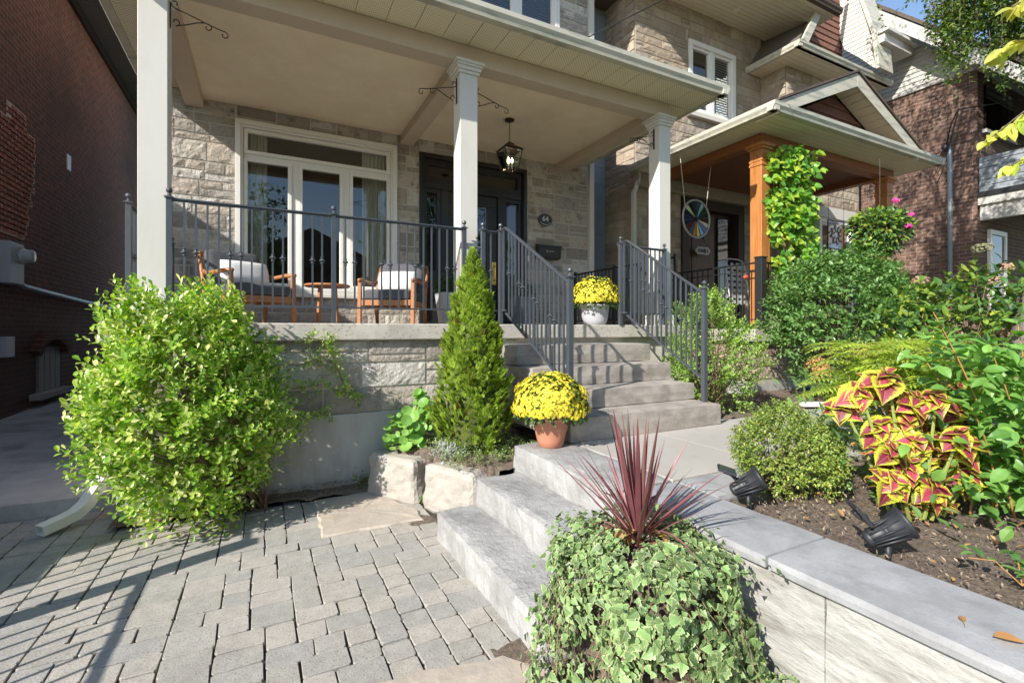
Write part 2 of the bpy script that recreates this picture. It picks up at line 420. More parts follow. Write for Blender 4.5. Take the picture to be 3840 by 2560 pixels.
def lap(mb,pl,poly,h=.1,t=.012,split=None,rnd=None,thick=.06):
    """lapped boards filling convex polygon (a,b); boards step outwards at their lower edge"""
    zs=[p[1] for p in poly];z=min(zs);rnd=rnd or R
    while z<max(zs)-1e-3:
        q=clip_poly(clip_poly(poly,z,True),min(z+h,max(zs)+1),False)
        if len(q)>=3:
            vs=[pl(a,b,t*(1-(b-z)/h)+.002) for a,b in q]+[pl(a,b,-thick) for a,b in q];n=len(q)
            mb.add(vs,[tuple(range(n)),tuple(range(2*n-1,n-1,-1))]+[(i,i+n,(i+1)%n+n,(i+1)%n) for i in range(n)])
        z+=h
def box_rough(mb,x0,x1,y0,y1,z0,z1,seed,cell=.07,amp=.015,edge=.012,top=.25,taper=0.):
    """subdivided stone block with rounded, irregular faces"""
    nx=max(2,int((x1-x0)/cell));ny=max(2,int((y1-y0)/cell));nz=max(2,int((z1-z0)/cell))
    idx={};vs=[]
    def vid(i,j,k):
        if (i,j,k) in idx: return idx[(i,j,k)]
        u,v,w=i/nx,j/ny,k/nz;x=x0+(x1-x0)*u;y=y0+(y1-y0)*v;z=z0+(z1-z0)*w
        on=[(u in(0,1)),(v in(0,1)),(w in(0,1))];c=sum(on)
        n=Vector(((-1 if u==0 else 1 if u==1 else 0),(-1 if v==0 else 1 if v==1 else 0),(-1 if w==0 else 1 if w==1 else 0)))
        a=(noise.noise((x*5+seed,y*5,z*5))*.6+noise.noise((x*14,y*14+seed,z*14))*.4)*amp
        if w==1 and c==1: a*=top
        off=n.normalized()*(a-(edge if c>1 else 0)*(1 if c==2 else 1.6))
        if taper: 
            cx=(x0+x1)/2;cy=(y0+y1)/2;x=cx+(x-cx)*(1-taper*w);y=cy+(y-cy)*(1-taper*w)
        idx[(i,j,k)]=len(vs);vs.append((x+off.x,y+off.y,z+off.z));return len(vs)-1
    fs=[]
    for i in range(nx):
        for j in range(ny):
            fs.append((vid(i,j,0),vid(i,j+1,0),vid(i+1,j+1,0),vid(i+1,j,0)))
            fs.append((vid(i,j,nz),vid(i+1,j,nz),vid(i+1,j+1,nz),vid(i,j+1,nz)))
    for i in range(nx):
        for k in range(nz):
            fs.append((vid(i,0,k),vid(i+1,0,k),vid(i+1,0,k+1),vid(i,0,k+1)))
            fs.append((vid(i,ny,k),vid(i,ny,k+1),vid(i+1,ny,k+1),vid(i+1,ny,k)))
    for j in range(ny):
        for k in range(nz):
            fs.append((vid(0,j,k),vid(0,j,k+1),vid(0,j+1,k+1),vid(0,j+1,k)))
            fs.append((vid(nx,j,k),vid(nx,j+1,k),vid(nx,j+1,k+1),vid(nx,j,k+1)))
    mb.add(vs,fs)

# ---- leaves
def frame(d,n):
    d=d.normalized();s=d.cross(n)
    if s.length<1e-4: s=d.cross(Vector((1,0,.3)))
    s.normalize();return d,s,s.cross(d)
OVAL=[(0,.0),(.22,.36),(.5,.5),(.78,.32),(1,0)]
OBOV=[(0,.0),(.3,.25),(.68,.48),(.9,.33),(1,0)]
NARR=[(0,0),(.5,.5),(1,0)]
ROUND=[(0,.12),(.25,.46),(.5,.52),(.78,.4),(1,0)]
HEART=[(0,.3),(.18,.52),(.4,.52),(.7,.32),(1,0)]
def leaf(mb,p,d,n,L,W,prof=OVAL,fold=.25,droop=.2,uv=False,serr=0.):
    d,s,u=frame(Vector(d),Vector(n));p=Vector(p)
    vs=[];uvs=[];rows=[]
    for t,w in prof:
        c=p+d*(L*t)-u*(droop*L*t*t)
        if w==0: rows.append((len(vs),));vs.append(tuple(c));uvs.append((t,1.))
        else:
            k=w*W;up=u*(fold*k)
            rows.append((len(vs),len(vs)+1,len(vs)+2))
            vs+= [tuple(c-s*k+up),tuple(c),tuple(c+s*k+up)];uvs+=[(t,1.),(t,0.),(t,1.)]
    fs=[]
    for a,b in zip(rows,rows[1:]):
        if len(a)==1 and len(b)==3: fs+=[(a[0],b[1],b[0]),(a[0],b[2],b[1])]
        elif len(a)==3 and len(b)==3: fs+=[(a[0],a[1],b[1],b[0]),(a[1],a[2],b[2],b[1])]
        elif len(a)==3: fs+=[(a[0],a[1],b[0]),(a[1],a[2],b[0])]
        else: pass
    if len(prof)==3:  # simple folded diamond
        fs=[(rows[0][0],rows[1][1],rows[1][0]),(rows[0][0],rows[1][2],rows[1][1]),(rows[1][0],rows[1][1],rows[2][0]),(rows[1][1],rows[1][2],rows[2][0])]
    mb.add(vs,fs,uvs if uv else None)
def rdir(rnd):
    while 1:
        v=Vector((rnd.uniform(-1,1),rnd.uniform(-1,1),rnd.uniform(-1,1)))
        if .05<v.length<1: return v.normalized()
def lump(d,seed,amp,f=1.7): return 1+amp*noise.noise((d.x*f+seed,d.y*f,d.z*f))*1.6+amp*.5*noise.noise((d.x*f*2.7,d.y*f*2.7+seed,d.z*f*2.7))
def sprigs(mb,rnd,p,d,n,L,W,prof,step,sl,spread=.9,up=.3,pairs=False,**k):
    """one twig tip carrying n leaves"""
    d,s,u=frame(d,Vector((0,0,1))+rdir(rnd)*.3);kk=rnd.uniform(.62,1.22);L*=kk;W*=kk
    for i in range(n):
        a=i*2.4+rnd.random();t=(i/n)
        q=p+d*(step*i)
        o=(s*math.cos(a)+u*math.sin(a))
        ld=(o*spread+d*(.45+.5*t)+Vector((0,0,up*.5))).normalized()
        nn=(Vector((0,0,1))*.8+d*.4-ld*.2+rdir(rnd)*.35)
        f=rnd.uniform(.7,1.15)*(1-.25*t)
        leaf(mb,q,ld,nn,L*f,W*f,prof,**k)
def shrub(name,c,rad,nsp,L,W,mat,label,cat='shrub',prof=OVAL,nl=7,seed=1,amp=.2,group=None,rmin=.55,zmin=None,stems=10,
          spread=.9,up=.3,step=None,tmat=None,bias=.35,fold=.25,droop=.2,base=None,keep=None,sq=2.):
    rnd=random.Random(seed);c=Vector(c);mb=MB();st=MB()
    b=Vector(base) if base else Vector((c.x,c.y,zmin if zmin is not None else c.z-rad[2]))
    k=0;tips=[]
    while k<nsp:
        d=rdir(rnd)
        if d.z<-.35 and rnd.random()<.5: continue
        r=rmin+(1-rmin)*rnd.random()**.55
        q=lump(d,seed*3.1,amp)*r
        p=Vector((c.x+d.x*rad[0]*q,c.y+d.y*rad[1]*q,c.z+d.z*rad[2]*q))
        if zmin is not None and p.z<zmin+.02: continue
        if keep and not keep(p): continue
        if noise.noise((p.x*4.5+seed,p.y*4.5,p.z*4.5))<-.22: 
            if rnd.random()<.75: k+=.25;continue
        out=Vector((d.x/rad[0],d.y/rad[1],d.z/rad[2])).normalized()
        dd=(out+Vector((0,0,bias))+rdir(rnd)*.45).normalized()
        sprigs(mb,rnd,p,dd,nl,L,W,prof,step or L*.35,L,spread,up,fold=fold,droop=droop)
        if len(tips)<stems*9 and rnd.random()<.4: tips.append(p)
        k+=1
    t=thing(name,tuple(b),label,cat,group)
    f=mb.build('foliage',mat,t,recalc=False)
    for i,p in enumerate(tips):
        s0=b+Vector((rnd.uniform(-1,1)*rad[0]*.22,rnd.uniform(-1,1)*rad[1]*.22,0))
        m1=s0.lerp(p,.5)+Vector((0,0,.08))*rad[2]+rdir(rnd)*.04
        r0=.011 if i<stems else .005
        st.tube([s0,m1,p],[r0,r0*.7,.002],5)
    if stems: st.build('branches',tmat or mTWIG,t,smooth=True,recalc=False)
    return t
# ------------------------------------------------------------------ camera and light
cam=bpy.data.cameras.new('camera');co=bpy.data.objects.new('camera',cam);COL.objects.link(co);sc.camera=co
co.location=(0,0,EYE);co.rotation_euler=(math.radians(90),0,math.radians(62.7-90))
cam.sensor_width=36;cam.lens=36*1100/2352;cam.shift_y=-27/2352;cam.clip_end=500;cam.clip_start=.05
SUNV=Vector((1.31,.56,-.91)).normalized()
sl=bpy.data.lights.new('sun','SUN');sl.energy=5.0;sl.angle=math.radians(.5);sl.color=(1,.95,.87)
so=bpy.data.objects.new('sun',sl);COL.objects.link(so);so.rotation_euler=SUNV.to_track_quat('-Z','Y').to_euler();so.location=(-10,-5,9)
w=bpy.data.worlds.new('World');sc.world=w;w.use_nodes=True
nt=w.node_tree;nt.nodes.clear();sky=nt.nodes.new('ShaderNodeTexSky');sky.sky_type='NISHITA';sky.sun_disc=False
sky.sun_elevation=math.asin(-SUNV.z);sky.sun_rotation=math.atan2(-SUNV.x,-SUNV.y)
sky.air_density=1.;sky.dust_density=.4;sky.ozone_density=1.5
bg=nt.nodes.new('ShaderNodeBackground');bg.inputs[1].default_value=.14;wo=nt.nodes.new('ShaderNodeOutputWorld')
nt.links.new(sky.outputs[0],bg.inputs[0]);nt.links.new(bg.outputs[0],wo.inputs[0])
sc.view_settings.view_transform='Standard';sc.view_settings.look='None';sc.view_settings.gamma=1;sc.view_settings.exposure=EXPO
sc.cycles.max_bounces=7;sc.cycles.diffuse_bounces=4;sc.cycles.transparent_max_bounces=12
sc.cycles.use_denoising=True

# ------------------------------------------------------------------ ground
def sheet(name,x0,x1,y0,y1,z,m,kind='structure'):
    mb=MB();mb.add([(x0,y0,z),(x1,y0,z),(x1,y1,z),(x0,y1,z)],[(0,1,2,3)]);o=mb.build(name,m,recalc=False);return tag(o,kind=kind)
sheet('ground',-200,200,-200,200,-.10,mLAWN)
sheet('road',-80,80,-13,-6,-.05,mASPH)
sheet('pavement',-80,80,-5.2,-3.6,-.045,mWALK)
sheet('paver_bed',-6,3.2,-3,5.3,-.014,mJOINT)
# alley slab with curb face
mb=MB();mb.prism([(-6,5.2,-.09),(-6,5.2,.125),(-6,7.4,.17),(-6,11.5,.26),(-6,22,.30),(-6,22,-.09)],(4.93,0,0))
tag(mb.build('alley_path',mALLEY),kind='structure')
for yy in (8.05,):  # saw-cut joint
    mb=MB();mb.prism([(-3.4,yy,.187),(-3.4,yy+.012,.187),(-3.4,yy+.012,.192),(-3.4,yy,.192)],(2.33,0,0))
# pavers
rnd=random.Random(21);U=.071;pv=MB()
nx0,nx1,ny0,ny1=-42,17,3,73
occ=set()
def flag1(x,y):  # flagstone zone
    return .46<x<1.05 and 3.82<y<4.46
def paver(ax,bx,ay,by):
    x0=ax*U;x1=bx*U;y0=ay*U;y1=by*U;g=.0042;e=.002
    x0+=g;x1-=g;y0+=g;y1-=g;z=rnd.uniform(-.004,.004);tx=rnd.uniform(-.002,.002);ty=rnd.uniform(-.002,.002)
    j=lambda:rnd.uniform(-.004,.004)
    o=[(x0+j(),y0+j()),(x1+j(),y0+j()),(x1+j(),y1+j()),(x0+j(),y1+j())]
    cx=(x0+x1)/2;cy=(y0+y1)/2
    def ring(ins,zz):
        r=[]
        for (x,y),(sx,sy) in zip(o,((1,1),(-1,1),(-1,-1),(1,-1))):
            c=.009
            r+= [(x+sx*(ins+ (c if sx*sy>0 else 0)),y+sy*(ins+(0 if sx*sy>0 else c))),(x+sx*(ins+(0 if sx*sy>0 else c)),y+sy*(ins+(c if sx*sy>0 else 0)))]
        # order each corner properly
        return [(x,y,zz+z+tx*(x-cx)*6+ty*(y-cy)*6) for x,y in r]
    a=ring(0,-.05);b=ring(0,-.003);c=ring(e,0)
    # corner order fix: sort around centre
    def srt(r): return sorted(r,key=lambda p:math.atan2(p[1]-cy,p[0]-cx))
    a,b,c=srt(a),srt(b),srt(c)
    vs=a+b+c;n=8
    fs=[(i,(i+1)%n,n+(i+1)%n,n+i) for i in range(n)]+[(n+i,n+(i+1)%n,2*n+(i+1)%n,2*n+i) for i in range(n)]+[tuple(range(2*n,3*n))]
    pv.add(vs,fs)
for jy in range(ny0,ny1):
    for ix in range(nx0,nx1):
        if (ix,jy) in occ: continue
        sizes=[(3,2),(2,2),(4,3),(3,3),(2,3),(3,2),(4,2),(2,2),(3,3),(2,2),(3,2)]
        run=0
        while run<8 and (ix+run,jy) not in occ and ix+run<nx1: run+=1
        rnd.shuffle(sizes);sizes.sort(key=lambda q:(run-q[0])==1 or q[0]>run);sizes.append((1,2));sizes.append((2,1));sizes.append((1,1))
        for sx,sy in sizes:
            cells=[(ix+a,jy+b) for a in range(sx) for b in range(sy)]
            if any(c in occ for c in cells) or ix+sx>nx1 or jy+sy>ny1: continue
            nxt=[c for c in [(ix+sx,jy)] if c not in occ]
            for c in cells: occ.add(c)
            X=(ix+sx/2)*U;Y=(jy+sy/2)*U
            if flag1(X,Y) or (X>-1.02 and Y>4.62): break
            if X>1.02 and Y<2.05: break
            if X<1.19 : 
                if Y<1.93-.16*(X-.35) and X>.48 : break
                paver(ix,ix+sx,jy,jy+sy)
            break
tag(pv.build('paver_paving',mPAVE,recalc=False),kind='structure')
# mulch strip and soil patches
def heap(name,x0,x1,y0,y1,z,amp,m,cell=.05,seed=0,edge=.02,kind='structure',fn=None):
    nx=max(2,int((x1-x0)/cell));ny=max(2,int((y1-y0)/cell));vs=[]
    for j in range(ny+1):
        for i in range(nx+1):
            x=x0+(x1-x0)*i/nx;y=y0+(y1-y0)*j/ny
            h=z+noise.noise((x*6+seed,y*6,0))*amp+noise.noise((x*23,y*23,seed))*amp*.6
            if fn: h+=fn(x,y)
            if i in(0,nx) or j in(0,ny): h-=edge
            vs.append((x,y,h))
    fs=[(j*(nx+1)+i,j*(nx+1)+i+1,(j+1)*(nx+1)+i+1,(j+1)*(nx+1)+i) for j in range(ny) for i in range(nx)]
    mb=MB();mb.add(vs,fs);o=mb.build(name,m,smooth=True,recalc=False);return tag(o,kind=kind)
heap('mulch_bed',-1.05,1.2,4.56,4.98,.05,.03,mSOIL,seed=3)
heap('soil',.95,1.25,3.6,4.8,.0,.012,mSOIL,seed=5)
heap('soil',.9,2.3,-.5,2.12,.004,.010,mSOIL,seed=8)
heap('garden_bed',1.05,2.9,3.42,4.79,.42,.05,mSOIL,seed=11,cell=.04,fn=lambda x,y:(-.9 if (x-1.02)*(3.5-4.55)-(y-4.55)*(1.58-1.02)>-.02 else 0))
heap('planting_bed',2.2,9.,-2,2.05,.545,.03,mSOIL,seed=15)
heap('planting_bed',4.05,12.5,3.55,4.95,.56,.04,mSOIL,seed=18)
heap('planting_bed',7.2,13.8,2.0,3.7,.57,.04,mSOIL,seed=19)

# flagstones
def slabpoly(name,pts,z0,z1,m,label,seed,cat='flagstone',group=None):
    mb=MB();rn=random.Random(seed);P=[]
    for i in range(len(pts)):
        a=Vector((*pts[i],0));b=Vector((*pts[(i+1)%len(pts)],0));n=max(1,int((b-a).length/.08))
        for k in range(n):
            p=a.lerp(b,k/n);P.append((p.x+rn.uniform(-1,1)*.012,p.y+rn.uniform(-1,1)*.012))
    cx=sum(p[0] for p in P)/len(P);cy=sum(p[1] for p in P)/len(P);n=len(P)
    r0=[(x,y,z0) for x,y in P];r1=[(x,y,z1-.012) for x,y in P]
    def ins(k,dz): return [(cx+(x-cx)*k,cy+(y-cy)*k,z1+dz+noise.noise((x*7*k+seed,y*7,k))*.007) for x,y in P]
    rings=[r0,r1,ins(.965,0),ins(.7,.002),ins(.35,.0)]
    vs=[p for r in rings for p in r]+[(cx,cy,z1)]
    fs=[(k*n+i,k*n+(i+1)%n,(k+1)*n+(i+1)%n,(k+1)*n+i) for k in range(4) for i in range(n)]+[(4*n+i,4*n+(i+1)%n,5*n) for i in range(n)]
    mb.add(vs,fs);return tag(mb.build(name,m,recalc=True),label,cat,group)
slabpoly('flagstone',[(.375,3.74),(1.12,3.72),(1.14,3.9),(1.0,4.30),(.98,4.58),(.385,4.56)],-.04,.018,mFLAG,'tan flagstone set flush at the back of the pavers below the boulders',4)
slabpoly('flagstone',[(.38,2.09),(.42,1.5),(.8,1.3),(1.16,1.5),(1.12,1.84),(.98,1.98),(.7,2.05)],-.04,.022,mFLAG,'cut-off tan flagstone at the bottom edge beside the ivy',9)

# natural stone steps, landing, coping
def rough_thing(name,args,m,label,cat,group=None,**k):
    mb=MB();box_rough(mb,*args,**k);return tag(mb.build(name,m,smooth=False),label,cat,group)
G='natural stone steps up from the pavers'
rough_thing('stone_step',(1.115,1.60,1.86,3.40,-.05,.193,2),mBLUE,'lowest grey stone step rising straight from the pavers','step',G,amp=.026,top=.3,cell=.045)
rough_thing('stone_step',(1.43,1.86,1.80,3.38,.17,.392,7),mBLUE,'middle grey stone step between the other two','step',G,amp=.026,top=.3,cell=.045)
rough_thing('stone_step',(1.79,2.26,2.18,3.46,.36,.592,12),mBLUE,'topmost grey stone step carrying the terracotta pot','step',G,amp=.02,top=.15)
mb=MB();mb.box(2.255,3.15,2.19,3.40,.3,.588);mb.box(3.155,7.2,2.0,3.40,.3,.586);mb.box(7.205,13.8,2.35,3.6,.3,.58)
mb.box(4.03,4.4,3.4,3.7,.3,.55)
tag(mb.build('walkway',mWALK,bevel=.006),kind='structure')
G='blue-grey coping slabs on the planter wall'
def coping(a,label,seed,cell=.09): return rough_thing('coping_slab',(*a,seed),mCOPE,label,'coping slab',G,cell=cell,amp=.004,edge=.006,top=.1)
coping((1.83,2.245,1.272,2.16,.535,.592),'coping slab running from the cordyline to the first cross joint',3)
coping((1.83,2.245,-1.4,1.268,.535,.592),'nearest coping slab carrying two dry leaves at the lower right',5)
coping((2.25,3.2,1.85,2.165,.535,.592),'short coping slab turning the corner behind the first spotlight',6)
# retaining wall below coping
t=thing('retaining_wall',(1.9,.6,0),'split-faced pale stone retaining wall under the coping','wall')
mb=MB()
for (a,b) in ((1.062,2.15),(-.2,1.06),(-1.4,-.202)):
    if b-a>.1: box_rough(mb,1.872,2.1,a,b,-.05,.532,a*9,cell=.06,amp=.010,edge=.002)
mb.build('stone_block',mWALLS,t)
mb=MB();mb.box(1.905,2.09,-1.38,2.1,-.04,.53);mb.build('mortar_core',mJOINT,t)

# boulders
def boulder(c,r,seed,label,rot=0):
    mb=MB();box_rough(mb,-r[0],r[0],-r[1],r[1],-r[2],r[2],seed,cell=.045,amp=.045,edge=.022,top=.35,taper=.06)
    co_,si=math.cos(rot),math.sin(rot)
    mb.v=[(c[0]+x*co_-y*si,c[1]+x*si+y*co_,c[2]+z) for x,y,z in mb.v]
    return tag(mb.build('boulder',mLIME),label,'boulder','boulders edging the raised bed')
boulder((1.13,4.42,.17),(.31,.17,.205),3,'squared pale boulder under the round-leaved plant',-1.02)
boulder((1.47,3.80,.17),(.30,.17,.205),8,'squared pale boulder against the lowest stone steps',-1.12)

# ------------------------------------------------------------------ main house
H=thing('stone_house',(2.2,7.6,0),'grey stone house with a deep cream columned porch and white windows','house')
SL=1.58  # porch floor
WY=7.56
pl=plane((0,WY,0),(1,0,0),(0,-1,0))
WIN=(-.36,1.85,2.03,4.405);DOOR=(2.218,4.197,1.5,4.39)
wh=[WIN,DOOR]
rs=random.Random(5)
mb=MB();stone_wall(mb,pl,(-1.27,5.55),1.5,4.60,wh,rs,courses=(.17,.22,.26),bw=(.22,.58),relief=.016,cell=.045)
mb.build('stone_facing',mSTONE,H,recalc=False)
mb=MB();stone_wall(mb,pl,(-1.27,5.55),5.0,9.6,[(3.12,4.88,6.85,9.0),(-.3,1.6,6.85,9.0)],rs,cell=.12)
mb.build('upper_stone_facing',mSTONE,H,recalc=False)
mb=MB();wall_plate(mb,pl,(-1.27,5.56),.9,9.8,[(-.30,1.79,2.08,4.35),(2.25,4.16,1.5,4.35),(3.2,4.8,6.9,8.9),(-.2,1.5,6.9,8.9)],t=.12);mb.build('wall',mMORT,H)
mb=MB();mb.box(-1.25,-1.15,7.69,16,0,9.8);mb.box(5.45,5.55,7.69,16,0,9.8);mb.box(-1.15,5.45,15.9,16,0,9.8);mb.build('side_wall',mMORT,H)
mb=MB();mb.box(-1.9,6.15,5.9,16.6,9.8,9.95);mb.prism([(-1.9,5.9,9.96),(-1.9,16.6,9.96),(-1.9,11.8,12.4)],(8,0,0));mb.build('roof',mSHING,H)
mb=MB();mb.box(5.56,5.665,7.50,7.72,1.2,9.8);mb.build('corner_board',mTRIM,H,bevel=.006)
mb=MB()
for i in range(26): mb.box(5.67,6.49,8.22+.0,8.3,.3+i*.36,.3+i*.36+.355)
mb.build('infill_panel',mGREYS,H)
# interior room behind glass
mb=MB();mb.box(-1.1,5.4,7.72,7.76,1.5,1.53)
mb.box(-1.14,5.44,11.0,11.1,1.5,4.6);mb.box(-1.14,-1.10,7.70,11,1.5,4.6);mb.box(5.40,5.44,7.7,11,1.5,4.6);mb.box(2.0,2.06,7.7,11,1.5,4.6)
mb.box(-1.1,5.4,7.70,11,4.61,4.65);mb.box(-1.1,5.4,7.78,11,1.45,1.5);mb.build('interior',mDRK,H)
mb=MB();mb.box(-1.1,5.4,11.0,11.1,6.3,9.5);mb.box(-1.1,5.4,7.7,11,6.2,6.3);mb.build('upper_interior',mDRK,H)
# ---- front window
W_=mb=MB()
def framebox(mb,pl,a,b,c,d,w,t0,t1,wb=None):
    """rectangular frame between outer a,b,c,d with member width w, from depth t0 to t1"""
    wb=wb or w
    for (x0,x1,z0,z1) in ((a,b,d-w,d),(a,b,c,c+wb),(a,a+w,c+wb,d-w),(b-w,b,c+wb,d-w)):
        P=[pl(x0,z0,t0),pl(x1,z0,t0),pl(x1,z1,t0),pl(x0,z1,t0),pl(x0,z0,t1),pl(x1,z0,t1),pl(x1,z1,t1),pl(x0,z1,t1)]
        mb.add(P,[(3,2,1,0),(4,5,6,7),(0,1,5,4),(1,2,6,5),(2,3,7,6),(3,0,4,7)])
framebox(mb,pl,-.36,1.85,2.10,4.405,.065,-.10,.05)
framebox(mb,pl,-.295,1.785,2.10,4.34,.03,-.10,.02)
fr=mb.build('window',mWHITE,H,bevel=.004)
mb=MB();framebox(mb,pl,-.262,1.752,3.955,4.305,.052,-.08,-.005);mb.build('transom_frame',mWHITE,fr,bevel=.004)
for a,b in ((-.262,.345),(.437,1.05),(1.14,1.752)):
    mb=MB();framebox(mb,pl,a,b,2.12,3.905,.05,-.08,-.005,.06);mb.build('sash',mWHITE,fr,bevel=.004)
mb=MB();
for a,b,c,d in ((-.262,1.752,3.905,3.955),(.345,.437,2.12,3.905),(1.05,1.14,2.12,3.905)):
    mb.box(a,b,WY+.028,WY+.09,c,d)
mb.build('mullion',mWHITE,fr,bevel=.004)
mb=MB()
for a,b,c,d in ((-.21,1.70,4.0,4.26),(-.212,.295,2.17,3.86),(.487,1.0,2.17,3.86),(1.19,1.702,2.17,3.86)):
    mb.add([(a,WY+.055,c),(b,WY+.055,c),(b,WY+.055,d),(a,WY+.055,d)],[(0,1,2,3)])
mb.build('pane',mGLASS,fr)
mb=MB();mb.box(-.42,1.91,WY-.11,WY+.0,1.985,2.035);mb.box(-.36,1.85,WY-.06,WY+.05,2.035,2.10);mb.build('sill',mTRIM,fr,bevel=.006)
def curtain(name,x0,x1,y,z0,z1,par,m=mCURT,n=40,amp=.02):
    mb=MB();vs=[];
    for i in range(n+1):
        x=x0+(x1-x0)*i/n;yy=y+amp*math.sin(i*1.15)+amp*.5*math.sin(i*.53+2)
        vs+=[(x,yy,z0),(x,yy,z1)]
    mb.add(vs,[(2*i,2*i+2,2*i+3,2*i+1) for i in range(n)]);return mb.build(name,m,par,smooth=True,recalc=False)
curtain('curtain',-.30,.03,WY+.22,2.0,4.4,fr);curtain('curtain',1.36,1.80,WY+.22,2.0,4.4,fr)
# ---- upper windows
for (a,b) in ((3.2,4.8),(-.2,1.5)):
    mb=MB();framebox(mb,pl,a-.08,b+.08,6.85,9.0,.09,-.1,.05);c=(a+b)/2
    mb.box(c-.06,c+.06,WY-.0,WY+.08,6.94,8.91);framebox(mb,pl,a+.01,c-.06,6.94,8.91,.05,-.08,-.005);framebox(mb,pl,c+.06,b-.01,6.94,8.91,.05,-.08,-.005)
    u=mb.build('upper_window',mWHITE,H,bevel=.004)
    mb=MB()
    for i in range(44): mb.bar((a,WY+.10,6.95+i*.045),(b,WY+.10,6.95+i*.045),.03,.004)
    mb.build('blind',mWHITE,u)
    mb=MB();mb.add([(a,WY+.055,6.9),(b,WY+.055,6.9),(b,WY+.055,8.95),(a,WY+.055,8.95)],[(0,1,2,3)]);mb.build('pane',mGLASS,u)
# ---- front door unit
mb=MB();
framebox(mb,pl,2.218,4.197,1.58,4.39,.07,-.14,.03)
mb.box(2.29,4.13,WY+.02,WY+.14,3.84,3.93);mb.box(2.60,2.72,WY+.02,WY+.14,1.6,3.84);mb.box(3.64,3.74,WY+.02,WY+.14,1.6,3.84)
d=mb.build('front_door',mBLACKD,H,bevel=.006)
mb=MB();framebox(mb,pl,2.29,4.13,3.93,4.32,.085,-.12,-.03);mb.build('transom_frame',mBLACKD,d,bevel=.006)
for a,b in ((2.29,2.60),(3.74,4.13)):
    mb=MB();framebox(mb,pl,a,b,1.6,3.84,.07,-.12,-.04,.9);mb.build('sidelight',mBLACKD,d,bevel=.006)
mb=MB();framebox(mb,pl,2.72,3.64,1.6,3.84,.19,-.13,-.06,.75);
for k in (2.02,): mb.box(2.95,3.41,WY+.045,WY+.06,1.8,2.2)
mb.build('door_leaf',mBLACKD,d,bevel=.008)
mb=MB()
for a,b,c,e in ((2.37,4.05,4.01,4.24),(2.36,2.53,2.5,3.77),(3.81,4.06,2.5,3.77),(2.91,3.45,2.35,3.65)):
    mb.add([(a,WY+.09,c),(b,WY+.09,c),(b,WY+.09,e),(a,WY+.09,e)],[(0,1,2,3)])
mb.build('glass',mGLASSD,d)
mb=MB()
for a,b,c,e in ((2.37,4.05,4.01,4.24),(2.36,2.53,2.5,3.77),(3.81,4.06,2.5,3.77),(2.91,3.45,2.35,3.65)):
    framebox(mb,pl,a+.03,b-.03,c+.03,e-.03,.006,-.092,-.085)
mb.build('leading',mRUST,d)
mb=MB();mb.box(3.52,3.60,WY+.02,WY+.058,2.30,2.70);mb.tube([(3.56,WY+.03,2.36),(3.56,WY-.03,2.40),(3.56,WY-.03,2.60),(3.56,WY+.03,2.64)],.012,8);mb.build('handle',mBRASS,d,bevel=.004)
# ---- porch structure
mb=MB();mb.box(-1.14,5.32,4.72,7.54,1.42,SL);mb.build('porch_floor',mSLAB,H,bevel=.012)
mb=MB();pf=plane((0,4.79,0),(1,0,0),(0,-1,0));
stone_wall(mb,pf,(-1.02,2.55),.72,1.415,(),random.Random(12),courses=(.19,.24,.26),bw=(.36,.68),relief=.014,split=.4,cell=.04,gap=.02)
mb.build('porch_wall_stone',mSTONE,H,recalc=False);mb=MB();psd=plane((-1.0,0,0),(0,1,0),(-1,0,0));stone_wall(mb,psd,(4.80,7.5),.72,1.415,(),random.Random(13),relief=.02,cell=.09)
mb.build('porch_side_stone',mSTONE,H,recalc=False)
mb=MB();mb.box(-1.0,5.2,4.80,7.5,.6,1.42);mb.build('porch_wall',mMORT,H)
mb=MB();mb.box(-1.04,2.6,4.77,7.5,-.08,.72);mb.build('foundation',mFOUND,H,bevel=.01)
mb=MB();mb.box(-.93,5.02,4.92,5.13,4.46,4.657);mb.build('front_beam',mBEAM,H,bevel=.008)
for x0,x1,n in ((-.93,-.72,1),(1.905,2.115,2),(4.80,5.01,3)):
    mb=MB();mb.box(x0,x1,5.132,7.56,4.46,4.655);mb.build('side_beam',mBEAM,H,bevel=.008)
mb=MB();mb.box(-.93,5.02,5.13,7.58,4.59,4.64);mb.build('porch_ceiling',mSTUC,H)
# soffits
mb=MB();x=-1.31
while x<5.40:
    mb.box(x+.003,min(x+.30,5.40)-.003,4.475,4.917,4.655,4.67);x+=.30
y=4.93
while y<7.5:
    mb.box(-1.31,-.935,y+.003,min(y+.3,7.5)-.003,4.655,4.67);mb.box(5.025,5.40,y+.003,min(y+.3,7.5)-.003,4.655,4.67);y+=.3
mb.build('soffit',mPERF,H)
mb=MB();mb.box(-1.315,5.405,4.48,7.55,4.672,4.70);mb.build('soffit_backing',mCREAM,H)
# porch roof
mb=MB();A=[(-1.40,4.38,4.775),(5.47,4.38,4.775),(5.47,7.56,5.75),(-1.40,7.56,5.75)]
mb.prism([(-1.38,4.40,4.70),(-1.38,4.40,4.765),(-1.38,7.55,5.72),(-1.38,7.55,4.72)],(6.83,0,0));mb.build('porch_roof',mSHING,H)
GP=[(0,0),(.085,0),(.095,.03),(.12,.07),(.125,.118),(.108,.118),(.108,.11),(0,.11)]
mb=MB();mb.profile(GP,(-1.43,4.472,4.652),(5.52,4.472,4.652),(0,-1,0));
mb.profile(GP,(-1.315,4.35,4.652),(-1.315,7.5,4.652),(-1,0,0));mb.profile(GP,(5.405,4.35,4.652),(5.405,7.5,4.652),(1,0,0));mb.build('gutter',mGUT,H)
